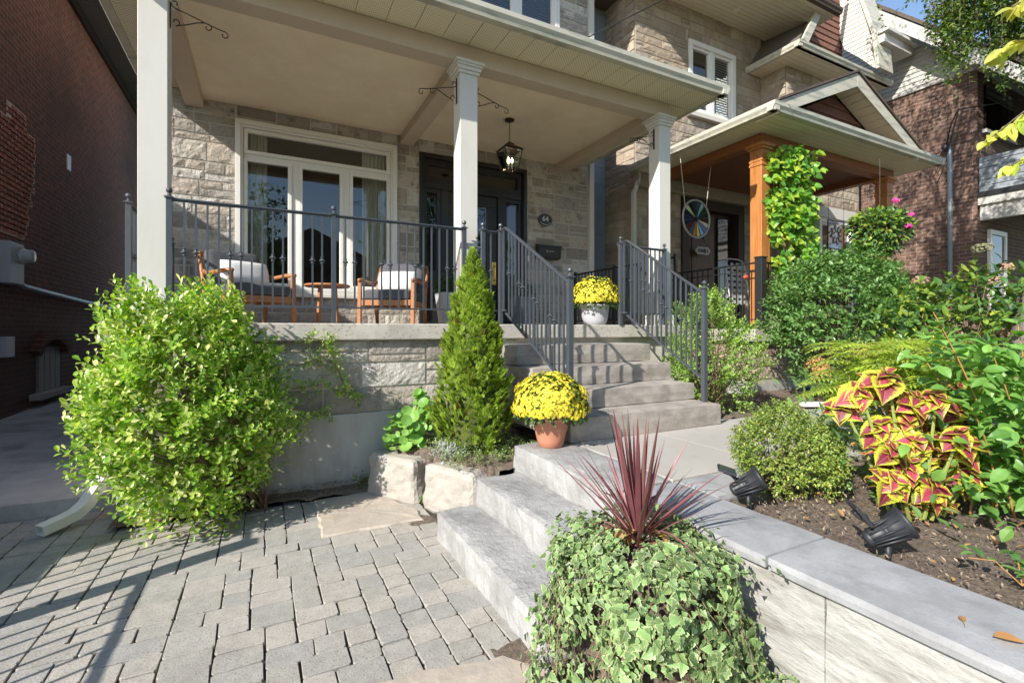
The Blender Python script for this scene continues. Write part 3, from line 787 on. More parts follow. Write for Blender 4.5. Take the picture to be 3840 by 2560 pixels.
# columns
for i,x0 in enumerate((-.93,1.894,4.80)):
    mb=MB();x1=x0+.205;y0=4.90;y1=5.105;mb.box(x0,x1,y0,y1,SL+.16,4.34)
    c=mb.build('column',mTRIM,H,bevel=.004)
    mb=MB()
    for z0,z1,e in ((4.325,4.36,.02),(4.36,4.40,.035),(4.40,4.425,.05),(4.425,4.458,.065)): mb.box(x0-e,x1+e,y0-e,y1+e,z0,z1)
    mb.build('capital',mTRIM,c,bevel=.006)
    mb=MB();mb.box(x0-.035,x1+.035,y0-.035,y1+.035,SL,SL+.14);mb.box(x0-.018,x1+.018,y0-.018,y1+.018,SL+.14,SL+.165);mb.build('base',mTRIM,c,bevel=.006)
# downspout off left end of gutter: elbow at the alley
mb=MB()
def dsp(mb,pts,w=.10,h=.075):
    vs=[];P=[Vector(p) for p in pts]
    for i,p in enumerate(P):
        d=(P[min(i+1,len(P)-1)]-P[max(i-1,0)]).normalized();s=d.cross(Vector((0,0,1)))
        if s.length<.1: s=Vector((0,1,0))
        s.normalize();u=s.cross(d)
        ring=[]
        n=6
        for k in range(n+1): ring.append(p+s*(w*(k/n-.5))+u*(h/2+(.003 if k%2 else -.002)))
        for k in range(n+1): ring.append(p-s*(w*(k/n-.5))-u*(h/2+(.003 if k%2 else -.002)))
        vs+=[tuple(q) for q in ring]
    n=14;fs=[(i*n+k,i*n+(k+1)%n,(i+1)*n+(k+1)%n,(i+1)*n+k) for i in range(len(P)-1) for k in range(n)]
    mb.add(vs,fs)
dsp(mb,[(-1.10,5.05,.9),(-1.10,5.03,.5),(-1.13,5.0,.36),(-1.20,4.93,.25),(-1.25,4.88,.15),(-1.30,4.83,.10),(-1.36,4.77,.08),(-1.46,4.68,.055)])
tag(mb.build('downspout',mDOWN),'ribbed white downspout elbow spilling onto the pavers beside the alley','downspout')
# ---- concrete stairs
t=thing('front_stairs',(3.1,3.9,.59),'four worn concrete steps up to the porch between the handrails','stairs')
ST=[(.79,3.26),(.967,3.59),(1.156,3.92),(1.362,4.24)];pz=.585
for z,y in ST:
    mb=MB();box_rough(mb,2.22 if z<.8 else 2.24,4.02,y,4.788,pz-.0,z,z*7,cell=.09,amp=.005,edge=.008,top=.4);mb.build('step',mSTEPC,t);pz=z+.001

# ------------------------------------------------------------------ railings
def baluster(mb,x,y,z0,z1,collar,zc):
    h=.0075;mb.box(x-h,x+h,y-h,y+h,z0,z1)
    if collar:
        mb.lathe([(.011,-.034),(.017,-.028),(.011,-.020),(.012,-.014),(.027,-.003),(.027,.003),(.012,.014),(.011,.020),(.017,.028),(.011,.034)],(x,y,zc),8)
def post(par,x,y,z0,z1,w=.04,name='post',m=None):
    mb=MB();mb.box(x-w/2,x+w/2,y-w/2,y+w/2,z0,z1);e=w/2+.012
    mb.box(x-e,x+e,y-e,y+e,z1,z1+.010);mb.lathe([(w*.62,0),(w*.45,.012),(.010,.02),(.009,.032)],(x,y,z1+.010),12);mb.ball((x,y,z1+.062),.024,12,8)
    return mb.build(name,m or mIRON,par)
def rail_run(par,a,b,top,bot,n,first=0,m=None,tw=.038,curl=False,period=4):
    """a,b (x,y); top/bot=(z at a,z at b)"""
    m=m or mIRON
    A=Vector((a[0],a[1],top[0]));B=Vector((b[0],b[1],top[1]));A2=Vector((a[0],a[1],bot[0]));B2=Vector((b[0],b[1],bot[1]))
    mb=MB();mb.bar(A,B,tw,.014);mb.bar(A-Vector((0,0,.014)),B-Vector((0,0,.014)),.014,.014);mb.build('top_rail',m,par,bevel=.003)
    mb=MB();mb.bar(A2,B2,.022,.016);mb.build('bottom_rail',m,par)
    for i in range(n):
        t=(i+1)/(n+1);p=A.lerp(B,t);q=A2.lerp(B2,t);mb=MB()
        baluster(mb,p.x,p.y,q.z,p.z-.01,((i+first)%period)<2,q.z+(p.z-q.z)*.50);mb.build('baluster',m,par)
RY=4.80
t=thing('porch_railing',(.6,RY,SL),'long grey iron railing across the porch front left of the stairs','railing')
for x in (-.70,.579,1.90): post(t,x,RY,SL,2.605)
rail_run(t,(-.68,RY),(.559,RY),(2.60,2.60),(1.73,1.73),14);rail_run(t,(.60,RY),(1.88,RY),(2.60,2.60),(1.73,1.73),14,0)
t=thing('side_railing',(-1.04,6.2,SL),'grey iron railing on the alley side of the porch','railing')
post(t,-1.04,5.16,SL,2.605);post(t,-1.04,7.35,SL,2.605)
rail_run(t,(-1.04,5.18),(-1.04,7.33),(2.60,2.60),(1.73,1.73),22)
t=thing('stair_railing',(2.25,4.1,SL),'left iron stair handrail nearer the arborvitae','railing','sloping stair handrails')
post(t,2.12,RY,SL,2.605);post(t,2.31,4.75,SL,2.605);post(t,2.31,3.40,.79,1.965,.045)
rail_run(t,(2.14,RY),(2.29,RY),(2.60,2.60),(1.73,1.73),1,0)
rail_run(t,(2.31,4.72),(2.31,4.62),(2.60,2.62),(1.73,1.73),1,3)
rail_run(t,(2.31,4.62),(2.31,3.42),(2.62,1.93),(1.70,1.02),15,1)
mb=MB();mb.tube([(2.12,RY,2.42),(2.05,4.87,2.42)],.008,6);mb.build('wall_tie',mIRON,t)
t=thing('stair_railing',(3.97,4.1,SL),'right iron stair handrail rising past the mums on the porch edge','railing','sloping stair handrails')
post(t,3.97,4.72,SL,2.605);post(t,3.97,3.43,.79,1.935,.045)
rail_run(t,(3.97,4.70),(3.97,4.60),(2.60,2.62),(1.73,1.73),1,3)
rail_run(t,(3.97,4.60),(3.97,3.45),(2.62,1.90),(1.70,1.02),15,1)
t=thing('porch_railing',(4.4,RY,SL),'short iron railing between the right handrail and the last column','railing')
post(t,4.83,4.84,SL,2.605);rail_run(t,(3.99,RY),(4.81,RY+.03),(2.60,2.60),(1.73,1.73),9)
t=thing('side_railing',(5.2,6.2,SL),'thin black railing closing the right side of the porch','railing')
for y in (5.0,6.35,7.48):
    mb=MB();mb.box(5.185,5.225,y-.02,y+.02,SL,2.60);mb.build('post',mIRONB,t)
rail_run(t,(5.205,5.02),(5.205,7.46),(2.56,2.56),(1.68,1.68),24,2,mIRONB,.03,period=99)

# ------------------------------------------------------------------ scroll brackets
def spiral(cx,cz,r0,a0,turn,n=14):
    return [(cx+r0*(1-.62*i/n)*math.cos(a0+turn*i/n),cz+r0*(1-.62*i/n)*math.sin(a0+turn*i/n)) for i in range(n+1)]
def bracket(x,y,z,sx,label):
    t=thing('scroll_bracket',(x,y,z),label,'bracket','wrought iron scroll brackets on the columns')
    P=lambda l:[(x+sx*u,y,z+v) for u,v in l]
    mb=MB();mb.box(min(x,x+sx*.006),max(x,x+sx*.006),y-.012,y+.012,z-.25,z+.03);mb.build('back_plate',mRUST,t)
    arm=spiral(.035,-.035,.032,-2.0,-5.2)[::-1]+[(.05,-.078),(.12,-.095),(.25,-.135),(.36,-.165)]+spiral(.40,-.205,.034,1.55,-5.4)
    mb=MB();mb.tube(P(arm),.0048,6)
    br=spiral(.035,-.19,.032,2.2,-5.4)
    br=[(a,b) for a,b in br][::-1]
    br=spiral(.035,-.185,.032,.2,5.0)[::-1]
    lo=[(.05,-.218),(.12,-.19),(.2,-.15),(.25,-.137)]+spiral(.275,-.172,.032,1.4,-5.2)
    mb2=MB();mb2.tube(P(spiral(.04,-.19,.034,-1.6,5.2)[::-1]+lo),.0048,6)
    mb.build('arm',mRUST,t,smooth=True);mb2.build('brace',mRUST,t,smooth=True)
bracket(-.722,5.0,4.36,1,'scroll bracket on the right side of the leftmost column')
bracket(1.89,5.0,4.27,-1,'scroll bracket on the left side of the middle column')
bracket(2.103,5.0,4.27,1,'scroll bracket on the right side of the middle column')
bracket(4.797,5.0,4.27,-1,'scroll bracket on the last column of the porch')

# ------------------------------------------------------------------ lantern, mailbox, number
t=thing('porch_lantern',(3.18,6.24,4.59),'black lantern with clear glass hanging lit before the front door','lantern')
mb=MB();mb.lathe([(.07,-.003),(.07,-.02),(.02,-.028),(.004,-.05)],(3.18,6.24,4.59),20);mb.build('canopy',mRUST,t)
mb=MB()
for i in range(9):
    z=4.545-i*.035;a=i%2
    mb.tube([(3.18+(.011*math.cos(k) if a else 0),6.24+(0 if a else .011*math.cos(k)),z+.021*math.sin(k)) for k in [j*math.pi/4 for j in range(8)]],.0028,5,close=True)
mb.build('chain',mRUST,t)
cx,cy=3.18,6.24
mb=MB();ty=math.radians(0)
def sq(r,z): return [(cx-r,cy-r,z),(cx+r,cy-r,z),(cx+r,cy+r,z),(cx-r,cy+r,z)]
a=sq(.155,4.135);b=sq(.145,4.15);c=sq(.05,4.215);d2=sq(.05,4.235)
mb.add(a+b+c+d2,[(0,1,2,3)]+[(k*4+i,k*4+(i+1)%4,k*4+4+(i+1)%4,k*4+4+i) for k in range(3) for i in range(4)]+[(12,13,14,15)]);mb.lathe([(.035,0),(.028,.02),(.01,.035)],(cx,cy,4.235),12)
mb.build('roof',mRUST,t)
mb=MB()
for p,q in zip(sq(.14,4.13),sq(.095,3.86)): mb.bar(p,q,.010,.010)
for r,z in ((.14,4.13),(.095,3.86)):
    s=sq(r,z)
    for i in range(4): mb.bar(s[i],s[(i+1)%4],.010,.012)
mb.ball((cx,cy,3.845),.016);mb.bar((cx-.095,cy,3.86),(cx+.095,cy,3.86),.01,.006)
mb.build('cage',mRUST,t)
mb=MB();p=sq(.137,4.125);q=sq(.093,3.865);mb.add(p+q,[(i,(i+1)%4,(i+1)%4+4,i+4) for i in range(4)]);mb.build('glass',mGLASS,t,recalc=False)
mbulb=emitmat('bulb_glow',(1.,.70,.34),12.)
for dx,dy in ((-.03,-.02),(.03,-.02),(0,.035)):
    mb=MB();mb.lathe([(.006,0),(.006,.08)],(cx+dx,cy+dy,3.87),8);o=mb.build('candle_sleeve',mWHITE,t)
    mb=MB();mb.lathe([(.004,0),(.018,.02),(.016,.05),(.002,.08)],(cx+dx,cy+dy,3.952),10);mb.build('bulb',mbulb,t,smooth=True)
# oval number plaque
t=thing('house_number',(4.57,7.53,3.53),'oval black plaque reading 64 on the stone beside the door','house number')
yy=7.515;mb=MB();n=40;ov=lambda rx,rz,y:[(4.57+rx*math.cos(2*math.pi*k/n),y,3.53+rz*math.sin(2*math.pi*k/n)) for k in range(n)]
mb.prism(ov(.145,.112,yy),(0,.03,0));mb.build('plaque',mBLACKD,t,bevel=.004)
a=ov(.125,.092,yy-.0015);b=ov(.119,.086,yy-.0015);mb=MB();mb.add([p for p in a+b],[(i,(i+1)%n,n+(i+1)%n,n+i) for i in range(n//2-17+n//2,n-3)]);mb.build('border',mWHITE,t,recalc=False)
text('64',.135,(4.57,yy-.002,3.545),(math.pi/2,0,0),mWHITE,t,'number')
t=thing('mailbox',(4.6,7.4,2.95),'black wall mailbox under the oval number plaque','mailbox')
mb=MB();mb.prism([(4.36,7.52,2.80),(4.36,7.40,2.82),(4.36,7.38,3.02),(4.36,7.40,3.05),(4.36,7.52,3.06)],(.47,0,0));mb.build('box',mBLACKD,t,bevel=.008)
mb=MB();mb.prism([(4.35,7.525,3.07),(4.35,7.375,3.045),(4.35,7.368,3.0),(4.35,7.372,3.0),(4.35,7.382,3.036),(4.35,7.525,3.058)],(.49,0,0));mb.build('lid',mBLACKD,t)
mb=MB();mb.lathe([(.011,0),(.011,.003)],(0,0,0),14)
mb.v=[(4.525+x,7.383-z,2.935+y) for x,y,z in mb.v];mb.build('emblem',mWHITE,t,recalc=False)
mb=MB()
for k,(u,wd) in enumerate(((0,.012),(.018,.012),(.036,.012),(.05,.008),(.075,.01),(.09,.012),(.106,.01))): mb.box(4.555+u,4.555+u+wd,7.379,7.383,2.927,2.942)
mb.build('lettering',mPOTG,t)
mb=MB();mb.box(4.185,4.225,7.475,7.50,2.74,2.84);tag(mb.build('doorbell',mWHITE,bevel=.006),'small white doorbell at the right edge of the black door','doorbell')
# ------------------------------------------------------------------ porch furniture
def rbox(mb,c,s,r=.03,n=3,puff=0.):
    """rounded cushion-like box centred at c, size s, optional puff"""
    hx,hy,hz=s[0]/2,s[1]/2,s[2]/2;N_=10;vs=[];idx={}
    def q(i,j,k,N_):
        u=Vector((i/N_*2-1,j/N_*2-1,k/N_*2-1));return u
    fs=[]
    def vid(i,j,k):
        if (i,j,k) in idx:return idx[(i,j,k)]
        u=q(i,j,k,N_)
        p=Vector((u.x*hx,u.y*hy,u.z*hz))
        inner=Vector((max(-hx+r,min(hx-r,p.x)),max(-hy+r,min(hy-r,p.y)),max(-hz+r,min(hz-r,p.z))))
        d=p-inner
        if d.length>1e-6: p=inner+d.normalized()*r
        b=(1-u.x**2)*(1-u.y**2)*(1-u.z**2 if 0 else 1)
        if abs(p.z)>=hz-r*.9: p.z+=math.copysign(puff*(1-u.x**2)*(1-u.y**2),p.z)
        idx[(i,j,k)]=len(vs);vs.append((c[0]+p.x,c[1]+p.y,c[2]+p.z));return len(vs)-1
    for i in range(N_):
        for j in range(N_):
            fs+=[(vid(i,j,0),vid(i,j+1,0),vid(i+1,j+1,0),vid(i+1,j,0)),(vid(i,j,N_),vid(i+1,j,N_),vid(i+1,j+1,N_),vid(i,j+1,N_)),
                 (vid(i,0,j),vid(i+1,0,j),vid(i+1,0,j+1),vid(i,0,j+1)),(vid(i,N_,j),vid(i,N_,j+1),vid(i+1,N_,j+1),vid(i+1,N_,j)),
                 (vid(0,i,j),vid(0,i,j+1),vid(0,i+1,j+1),vid(0,i+1,j)),(vid(N_,i,j),vid(N_,i+1,j),vid(N_,i+1,j+1),vid(N_,i,j+1))]
    mb.add(vs,fs)
def rotx(mb,start,ang,piv):
    c,s=math.cos(ang),math.sin(ang)
    for i in range(start,len(mb.v)):
        x,y,z=mb.v[i];y-=piv[1];z-=piv[2];mb.v[i]=(x,piv[1]+y*c-z*s,piv[2]+y*s+z*c)
def chair():
    t=thing('lounge_chair',(0,0,0),'x','chair','teak lounge chairs on the porch')
    for sx in(-1,1):
        mb=MB();mb.bar((sx*.335,-.33,0),(sx*.335,-.31,.545),.045,.045,up=(0,1,0));mb.build('leg',mTEAK,t,bevel=.006)
        mb=MB();mb.tube([(sx*.335,.36,0),(sx*.335,.32,.2),(sx*.335,.33,.42),(sx*.335,.42,.66),(sx*.33,.50,.82)],[.022,.028,.028,.024,.018],8);mb.build('leg',mTEAK,t,smooth=True)
        mb=MB();mb.tube([(sx*.335,-.35,.555),(sx*.34,-.15,.565),(sx*.345,.1,.555),(sx*.345,.25,.565),(sx*.34,.36,.60)],[.022,.026,.026,.026,.02],8);mb.build('armrest',mTEAK,t,smooth=True)
    mb=MB();mb.box(-.31,.31,-.335,-.30,.24,.31);mb.box(-.31,.31,.30,.335,.24,.30);mb.box(-.335,-.30,-.30,.31,.24,.30);mb.box(.30,.335,-.30,.31,.24,.30)
    for i in range(6): mb.box(-.30,.30,-.25+i*.095,-.20+i*.095,.285,.30)
    for i in range(3): mb.bar((-.28+i*.2,-.3,.235),(-.18+i*.2,.3,.235),.02,.03)
    mb.build('seat_frame',mTEAK,t,bevel=.004)
    mb=MB();mb.bar((-.33,.49,.80),(.33,.49,.80),.03,.06);mb.bar((-.33,.36,.5),(.33,.36,.5),.03,.04)
    for i in range(7): mb.bar((-.25+i*.083,.36,.5),(-.25+i*.083,.48,.79),.02,.012)
    mb.build('back_frame',mTEAK,t,bevel=.004)
    mb=MB();rbox(mb,(0,-.02,.375),(.60,.64,.13),.035,puff=.012);mb.build('seat_cushion',mCUSH,t,smooth=True)
    mb=MB();rbox(mb,(0,0,.26),(.60,.13,.52),.05,puff=.0);rotx(mb,0,-math.radians(20),(0,0,0))
    mb.v=[(x,y+.27,z+.36) for x,y,z in mb.v];mb.build('back_cushion',mCUSH,t,smooth=True);return t
c1=chair();c2=copy_tree(c1)
def put(o,x,y,z,rz,label): o.location=(x,y,z);o.rotation_euler=(0,0,math.radians(rz));WLOC[o.name]=Vector((x,y,z));o['label']=label
put(c1,-.15,6.15,SL,26,'teak lounge chair with charcoal cushions left of the round side table')
put(c2,1.50,6.28,SL,-30,'teak lounge chair with charcoal cushions right of the round side table')
def pillow(x,y,z,rz,label,w=.5,h=.30):
    mb=MB();vs=[];n=12
    for side in(-1,1):
        for j in range(n+1):
            for i in range(n+1):
                u=i/n*2-1;v=j/n*2-1;k=(1-u**4)*(1-v**4)
                vs.append((u*w/2*(1-.05*v*v),side*.075*k**.6+.004*side,v*h/2*(1-.06*u*u)))
    fs=[];m=(n+1)**2
    for s in(0,1):
        for j in range(n):
            for i in range(n):
                a=s*m+j*(n+1)+i;f=(a,a+1,a+n+2,a+n+1);fs.append(f if s==0 else f[::-1])
    ed=[i for i in range(n+1)]+[j*(n+1)+n for j in range(1,n+1)]+[n*(n+1)+i for i in range(n-1,-1,-1)]+[j*(n+1) for j in range(n-1,0,-1)]
    for i in range(len(ed)): a,b=ed[i],ed[(i+1)%len(ed)];fs.append((a,a+m,b+m,b))
    mb.add(vs,fs);rotx(mb,0,-math.radians(18),(0,0,0));o=mb.build('pillow',mPILW,None,smooth=True,origin=(0,0,0))
    o.location=(x,y,z);o.rotation_euler=(0,0,math.radians(rz));tag(o,label,'pillow','white pillows on the chairs')
def rel(x,y,rz,dx,dy): a=math.radians(rz);return x+dx*math.cos(a)-dy*math.sin(a),y+dx*math.sin(a)+dy*math.cos(a)
px,py=rel(-.15,6.15,26,0.02,.16);pillow(px,py,SL+.585,26,'white lumbar pillow on the left lounge chair',.54,.30)
px,py=rel(1.5,6.28,-30,0.0,.16);pillow(px,py,SL+.585,-30,'white lumbar pillow on the right lounge chair',.52,.30)
t=thing('side_table',(.70,6.42,SL),'small round teak side table between the lounge chairs','table')
mb=MB();mb.lathe([(.26,.475),(.275,.482),(.275,.498),(.265,.505)],(.70,6.42,SL),32);mb.build('table_top',mTEAK,t,bevel=.002)
for a in (40,130,220,310):
    mb=MB();r=math.radians(a);mb.bar((.70+.15*math.cos(r),6.42+.15*math.sin(r),SL),(.70+.12*math.cos(r),6.42+.12*math.sin(r),SL+.48),.035,.045,up=(math.cos(r),math.sin(r),0));mb.build('leg',mTEAK,t,bevel=.004)

# ------------------------------------------------------------------ pots and mums
def mum(x,y,z,potprof,potmat,potlabel,r,h,zf,seed,n=330,fs=.026,lift=0):
    rnd=random.Random(seed)
    t=thing('potted_mum',(x,y,z),potlabel,'potted plant','pots of yellow mums')
    mb=MB();mb.lathe(potprof,(x,y,z),32);mb.build('pot',potmat,t,smooth=True)
    mb=MB();pr=potprof[-1][0];mb.lathe([(pr*.97,potprof[-1][1]-.03),(.001,potprof[-1][1]-.02)],(x,y,z),24);mb.build('potting_soil',mSOIL,t)
    fl=MB();lf=MB()
    for i in range(n):
        u=(i+.5)/n;ph=i*2.39996;ct=1-u*1.28;st=math.sqrt(max(0,1-ct*ct))
        d=Vector((st*math.cos(ph),st*math.sin(ph),ct));k=lump(d,seed,.09,2.2)*rnd.uniform(.93,1.04)
        low=1.0 if ct>0 else 1+.04
        p=Vector((x+d.x*r*k*low,y+d.y*r*k*low,z+zf+d.z*h*k*(1 if ct>0 else .75)))
        nrm=(Vector((d.x/r,d.y/r,d.z/h)).normalized()+rdir(rnd)*.35).normalized()
        _,s,u2=frame(nrm,Vector((0,0,1)) if abs(nrm.z)<.9 else Vector((1,0,0)))
        f0=fs*rnd.uniform(.75,1.12)
        for ring,(rr,lift2,m,w) in enumerate(((1.,.25,9,.42),(.72,.5,8,.36),(.42,.75,6,.3))):
            for j in range(m):
                a=2*math.pi*(j+ring*.5)/m+rnd.uniform(-.1,.1);o=s*math.cos(a)+u2*math.sin(a);sd=s*-math.sin(a)+u2*math.cos(a)
                b=p+nrm*(.004*ring);tip=p+o*(f0*rr)+nrm*(f0*lift2*.6);mid=p+o*(f0*rr*.65)+nrm*(f0*lift2*.55)
                fl.add([tuple(b),tuple(mid+sd*f0*w*.5),tuple(tip),tuple(mid-sd*f0*w*.5)],[(0,1,2,3)])
    for i in range(n):
        d=rdir(rnd)
        if d.z<-.45: d.z=-d.z
        q=rnd.uniform(.80,.97) if d.z>-.15 else rnd.uniform(.8,1.02)
        p=Vector((x+d.x*r*q,y+d.y*r*q,z+zf+d.z*h*q));
        for _ in range(3): leaf(lf,p,(d+rdir(rnd)*.7).normalized(),Vector((0,0,1))+rdir(rnd)*.3,.04,.024,NARR)
    fl.build('flowers',mMUM,t,recalc=False);lf.build('foliage',mMUML,t,recalc=False)
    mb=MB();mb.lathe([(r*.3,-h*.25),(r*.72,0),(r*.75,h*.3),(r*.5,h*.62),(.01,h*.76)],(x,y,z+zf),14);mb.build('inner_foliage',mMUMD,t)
    return t
mMUM=leafmat('mum_petals',[(.76,.62,.04),(.86,.76,.09),(.90,.84,.20),(.82,.70,.06),(.70,.52,.03)],.3,.6,.2,.1)
mMUML=leafmat('mum_leaves',[(.05,.10,.025),(.09,.16,.04)],.2)
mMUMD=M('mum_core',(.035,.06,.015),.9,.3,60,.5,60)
TP=[(.088,0),(.098,.005),(.112,.06),(.128,.13),(.130,.135),(.134,.14),(.140,.20),(.146,.235),(.153,.24),(.155,.262),(.148,.266),(.14,.24)]
mum(2.03,3.26,.592,TP,mTERRA,'large ball of yellow mums in a terracotta-coloured pot at the foot of the stairs',.29,.25,.325,5,1000,.0195)
GPF=[(.12,0),(.135,.005),(.155,.05),(.17,.11),(.175,.19),(.176,.20),(.178,.206),(.182,.24),(.186,.245),(.186,.262),(.178,.265),(.17,.24)]
mum(3.80,5.02,SL,GPF,mPOTG,'yellow mums in a pale grey pot on the porch edge',.31,.27,.34,9,900,.0195)
def planter(x,y,w0,w1,h,label,seed):
    t=thing('planter',(x,y,SL),label,'planter','tall grey planters flanking the door')
    mb=MB();a=w0/2;b=w1/2;z=SL
    P=[[(x-r,y-r,zz),(x+r,y-r,zz),(x+r,y+r,zz),(x-r,y+r,zz)] for r,zz in ((a,z),(b,z+h),(b-.02,z+h),(b-.03,z+h-.06))]
    mb.add([p for q in P for p in q],[(3,2,1,0)]+[(k*4+i,k*4+(i+1)%4,k*4+4+(i+1)%4,k*4+4+i) for k in range(3) for i in range(4)]+[(12,13,14,15)])
    mb.build('pot',mPOTD if seed==2 else mPOTG,t,bevel=.006)
    rnd=random.Random(seed);lf=MB()
    for i in range(420):
        d=rdir(rnd);d.z=abs(d.z);p=Vector((x,y,z+h))+Vector((d.x*w1*.62,d.y*w1*.62,d.z*.30))*rnd.uniform(.4,1)
        leaf(lf,p,(d+rdir(rnd)*.5+Vector((0,0,.4))).normalized(),rdir(rnd),.075,.022,NARR,droop=.4)
    lf.build('foliage',mDKLEAF,t,recalc=False)
mDKLEAF=leafmat('dark_leaves',[(.02,.05,.015),(.035,.08,.02),(.06,.12,.03)],.2)
planter(2.50,6.95,.24,.34,.50,'tall pale grey planter with a dark leafy plant left of the door',1)
planter(3.82,7.0,.28,.34,.48,'tall slate grey planter with a dark leafy plant right of the door',2)
# ------------------------------------------------------------------ left neighbour (brick)
LB=thing('brick_house',(-6.5,12,0),'dark red brick house across the alley at the left edge','house')
mBRK=brickmat('old_red_brick',(.175,.056,.033),(.11,.038,.026),(.24,.16,.12),'Y',.235,.085,.016,(.055,.024,.017),(.45,.72),.45,.6)
mb=MB();mb.box(-10,-3.4,6.95,24,-.1,8.2);mb.build('wall',mBRK,LB)
mb=MB();mb.box(-10,-3.402,5.3,6.945,-.1,4.82);mb.build('unseen_shade_block',mBRK,LB)  # added out of view: solid block that shades the lower porch wall
mb=MB();mb.box(-10,-3.4,2.95,3.29,-.1,1.52);mb.box(-10,-3.4,3.30,5.29,-.1,1.76);mb.build('unseen_shade_steps',mBRK,LB)  # added unseen boxes, heights chosen for their stepped shadow on the pavers
mb=MB()
for i in range(110): mb.box(-3.385,-2.83,6.5+i*.16,6.5+i*.16+.15,8.10,8.14+.0)
mb.build('soffit',M('dark_soffit',(.2,.2,.185),.7,.06,4,.05),LB)
mb=MB();mb.box(-3.398,-2.80,6.4,24,8.145,8.3);mb.box(-2.82,-2.72,6.4,24,8.08,8.24);mb.prism([(-2.8,6.4,8.31),(-10.2,6.4,8.31),(-6.5,6.4,11)],(0,18,0));mb.build('roof',mSHING,LB)
mb=MB();mb.box(-3.40,-3.335,6.96,24,7.9,8.098);mb.build('frieze',mBLACKD,LB)
# repaired patch of brighter bricks
mb=MB();pp=plane((-3.398,0,0),(0,1,0),(1,0,0));rb=random.Random(3)
mpatch=MB()
z=2.95
row=0
while z<4.9:
    lo=9.35;hi=10.3+.35*math.sin((z-2.9)*1.1)+rb.uniform(-.08,.08)
    if z>4.6: lo=9.75;hi=10.35
    a=lo+(row%2)*.11
    mpatch.box(-3.40,-3.392,lo-.02,hi+.03,z-.012,z+.09)
    while a<hi:
        mb.box(-3.40,-3.388,a+.012,min(a+.215,hi)-.008,z+.012,z+.070);a+=.225
    z+=.082;row+=1
mb.build('repair_bricks',M('repair_brick',(.34,.105,.065),.9,.25,20,.5,60,.25),LB);mpatch.build('repair_mortar',M('repair_mortar',(.62,.47,.38),.95,.1,20,.3,60),LB)
# basement window, arch, sill
mb=MB();mb.box(-3.41,-3.385,10.75,11.75,.45,1.22);wn=mb.build('basement_window',M('grey_shutter',(.22,.19,.17),.7,.08,4,.1),LB)
mb=MB()
for i in range(4): mb.box(-3.384,-3.372,10.8+i*.24,11.0+i*.24,.47,1.15)
mb.build('panel',M('grey_shutter_panel',(.27,.235,.21),.7,.08,4,.1),wn)
mb=MB();mb.box(-3.42,-3.25,10.5,11.95,.36,.46);mb.build('sill',mLIME,wn,bevel=.01)
mb=MB()
for i in range(25):
    a=math.pi*(.16+.68*i/24);mb.bar((-3.375,11.25-.66*math.cos(a),.9+.62*math.sin(a)*.72),(-3.375,11.25-.80*math.cos(a),.9+.78*math.sin(a)*.78),.18,.07)
mb.build('arch',mBRK,wn)
mb=MB();mb.box(-3.40,-3.386,12.15,12.35,4.62,4.92);tag(mb.build('wall_vent',mWHITE),'small white vent cover high on the dark brick wall','vent')
mb=MB();mb.box(-3.40,-3.30,9.45,9.72,1.12,1.42);tag(mb.build('wall_box',mPOTG,bevel=.01),'small grey utility box low on the brick wall at the left edge','utility box')
t=thing('electric_meter',(-3.35,9.75,2.0),'grey electric meter with a conduit running along the brick wall','electric meter')
mb=MB();mb.box(-3.40,-3.24,9.4,9.85,2.19,2.80);mb.build('meter_box',mPOTG,t,bevel=.015)
mb=MB();prof=[(.12,0),(.12,.05),(.10,.055),(.10,.13),(.085,.15),(.06,.155)];mb.lathe(prof,(0,0,0),24)
mb.v=[(-3.24+z,9.72+x,2.62+y) for x,y,z in mb.v];mb.build('meter_dial',M('meter_glass',(.42,.43,.43),.25,.06,6,0),t,smooth=True)
mb=MB();mb.tube([(-3.33,9.86,2.30),(-3.33,9.95,2.22),(-3.33,10.1,2.19),(-3.33,16.5,1.98)],.042,10);mb.build('conduit',mPIPEW,t,smooth=True)
t=thing('garden_hose',(-1.5,6.6,.2),'loop of black hose beside the big shrub on the alley','hose')
mb=MB();mb.tube([(-1.45+.17*math.cos(a),6.55+.05*math.sin(a*.5),.33+.17*math.sin(a)) for a in [i*.35 for i in range(19)]],.018,8);mb.tube([(-1.5,6.6,.48),(-1.50,6.62,.7),(-1.49,6.7,1.2)],.012,6);mb.build('coil',mPLAST,t,smooth=True)

# ------------------------------------------------------------------ right neighbour (tan stone)
S2=thing('tan_stone_house',(9.5,7.3,0),'tan stone house with a cedar-columned gabled porch next door','house')
p2=plane((0,7.3,0),(1,0,0),(0,-1,0));r2=random.Random(31)
K=dict(courses=(.16,.2,.24),bw=(.22,.6))
WIN2=(7.97,9.42,6.12,7.67);DR2=(7.75,9.69,1.5,4.32)
def stone2(w,pl_,a,b,z0,z1,holes=(),cell=.10,relief=.02,rel=True,core=None):
    mb=MB();stone_wall(mb,pl_,(a,b),z0,z1,holes,r2,cell=cell,relief=relief,**K);mb.build('stone_facing',mSTONE2,S2,recalc=False)
    mb=MB();wall_plate(mb,pl_,(a,b),z0-.1,z1,holes,t=.15);mb.build('wall',mMORT2,S2)
stone2(0,p2,6.51,10.33,1.5,8.4,[WIN2,DR2])
stone2(0,plane((6.51,0,0),(0,1,0),(-1,0,0)),7.32,14,0.0,8.4,cell=.14)
stone2(0,plane((10.33,0,0),(0,1,0),(-1,0,0)),6.69,7.34,1.5,7.40)
stone2(0,plane((0,6.67,0),(1,0,0),(0,-1,0)),10.33,13.2,1.5,7.40,[(11.5,12.95,1.6,4.15),(11.0,12.6,5.3,6.75)])
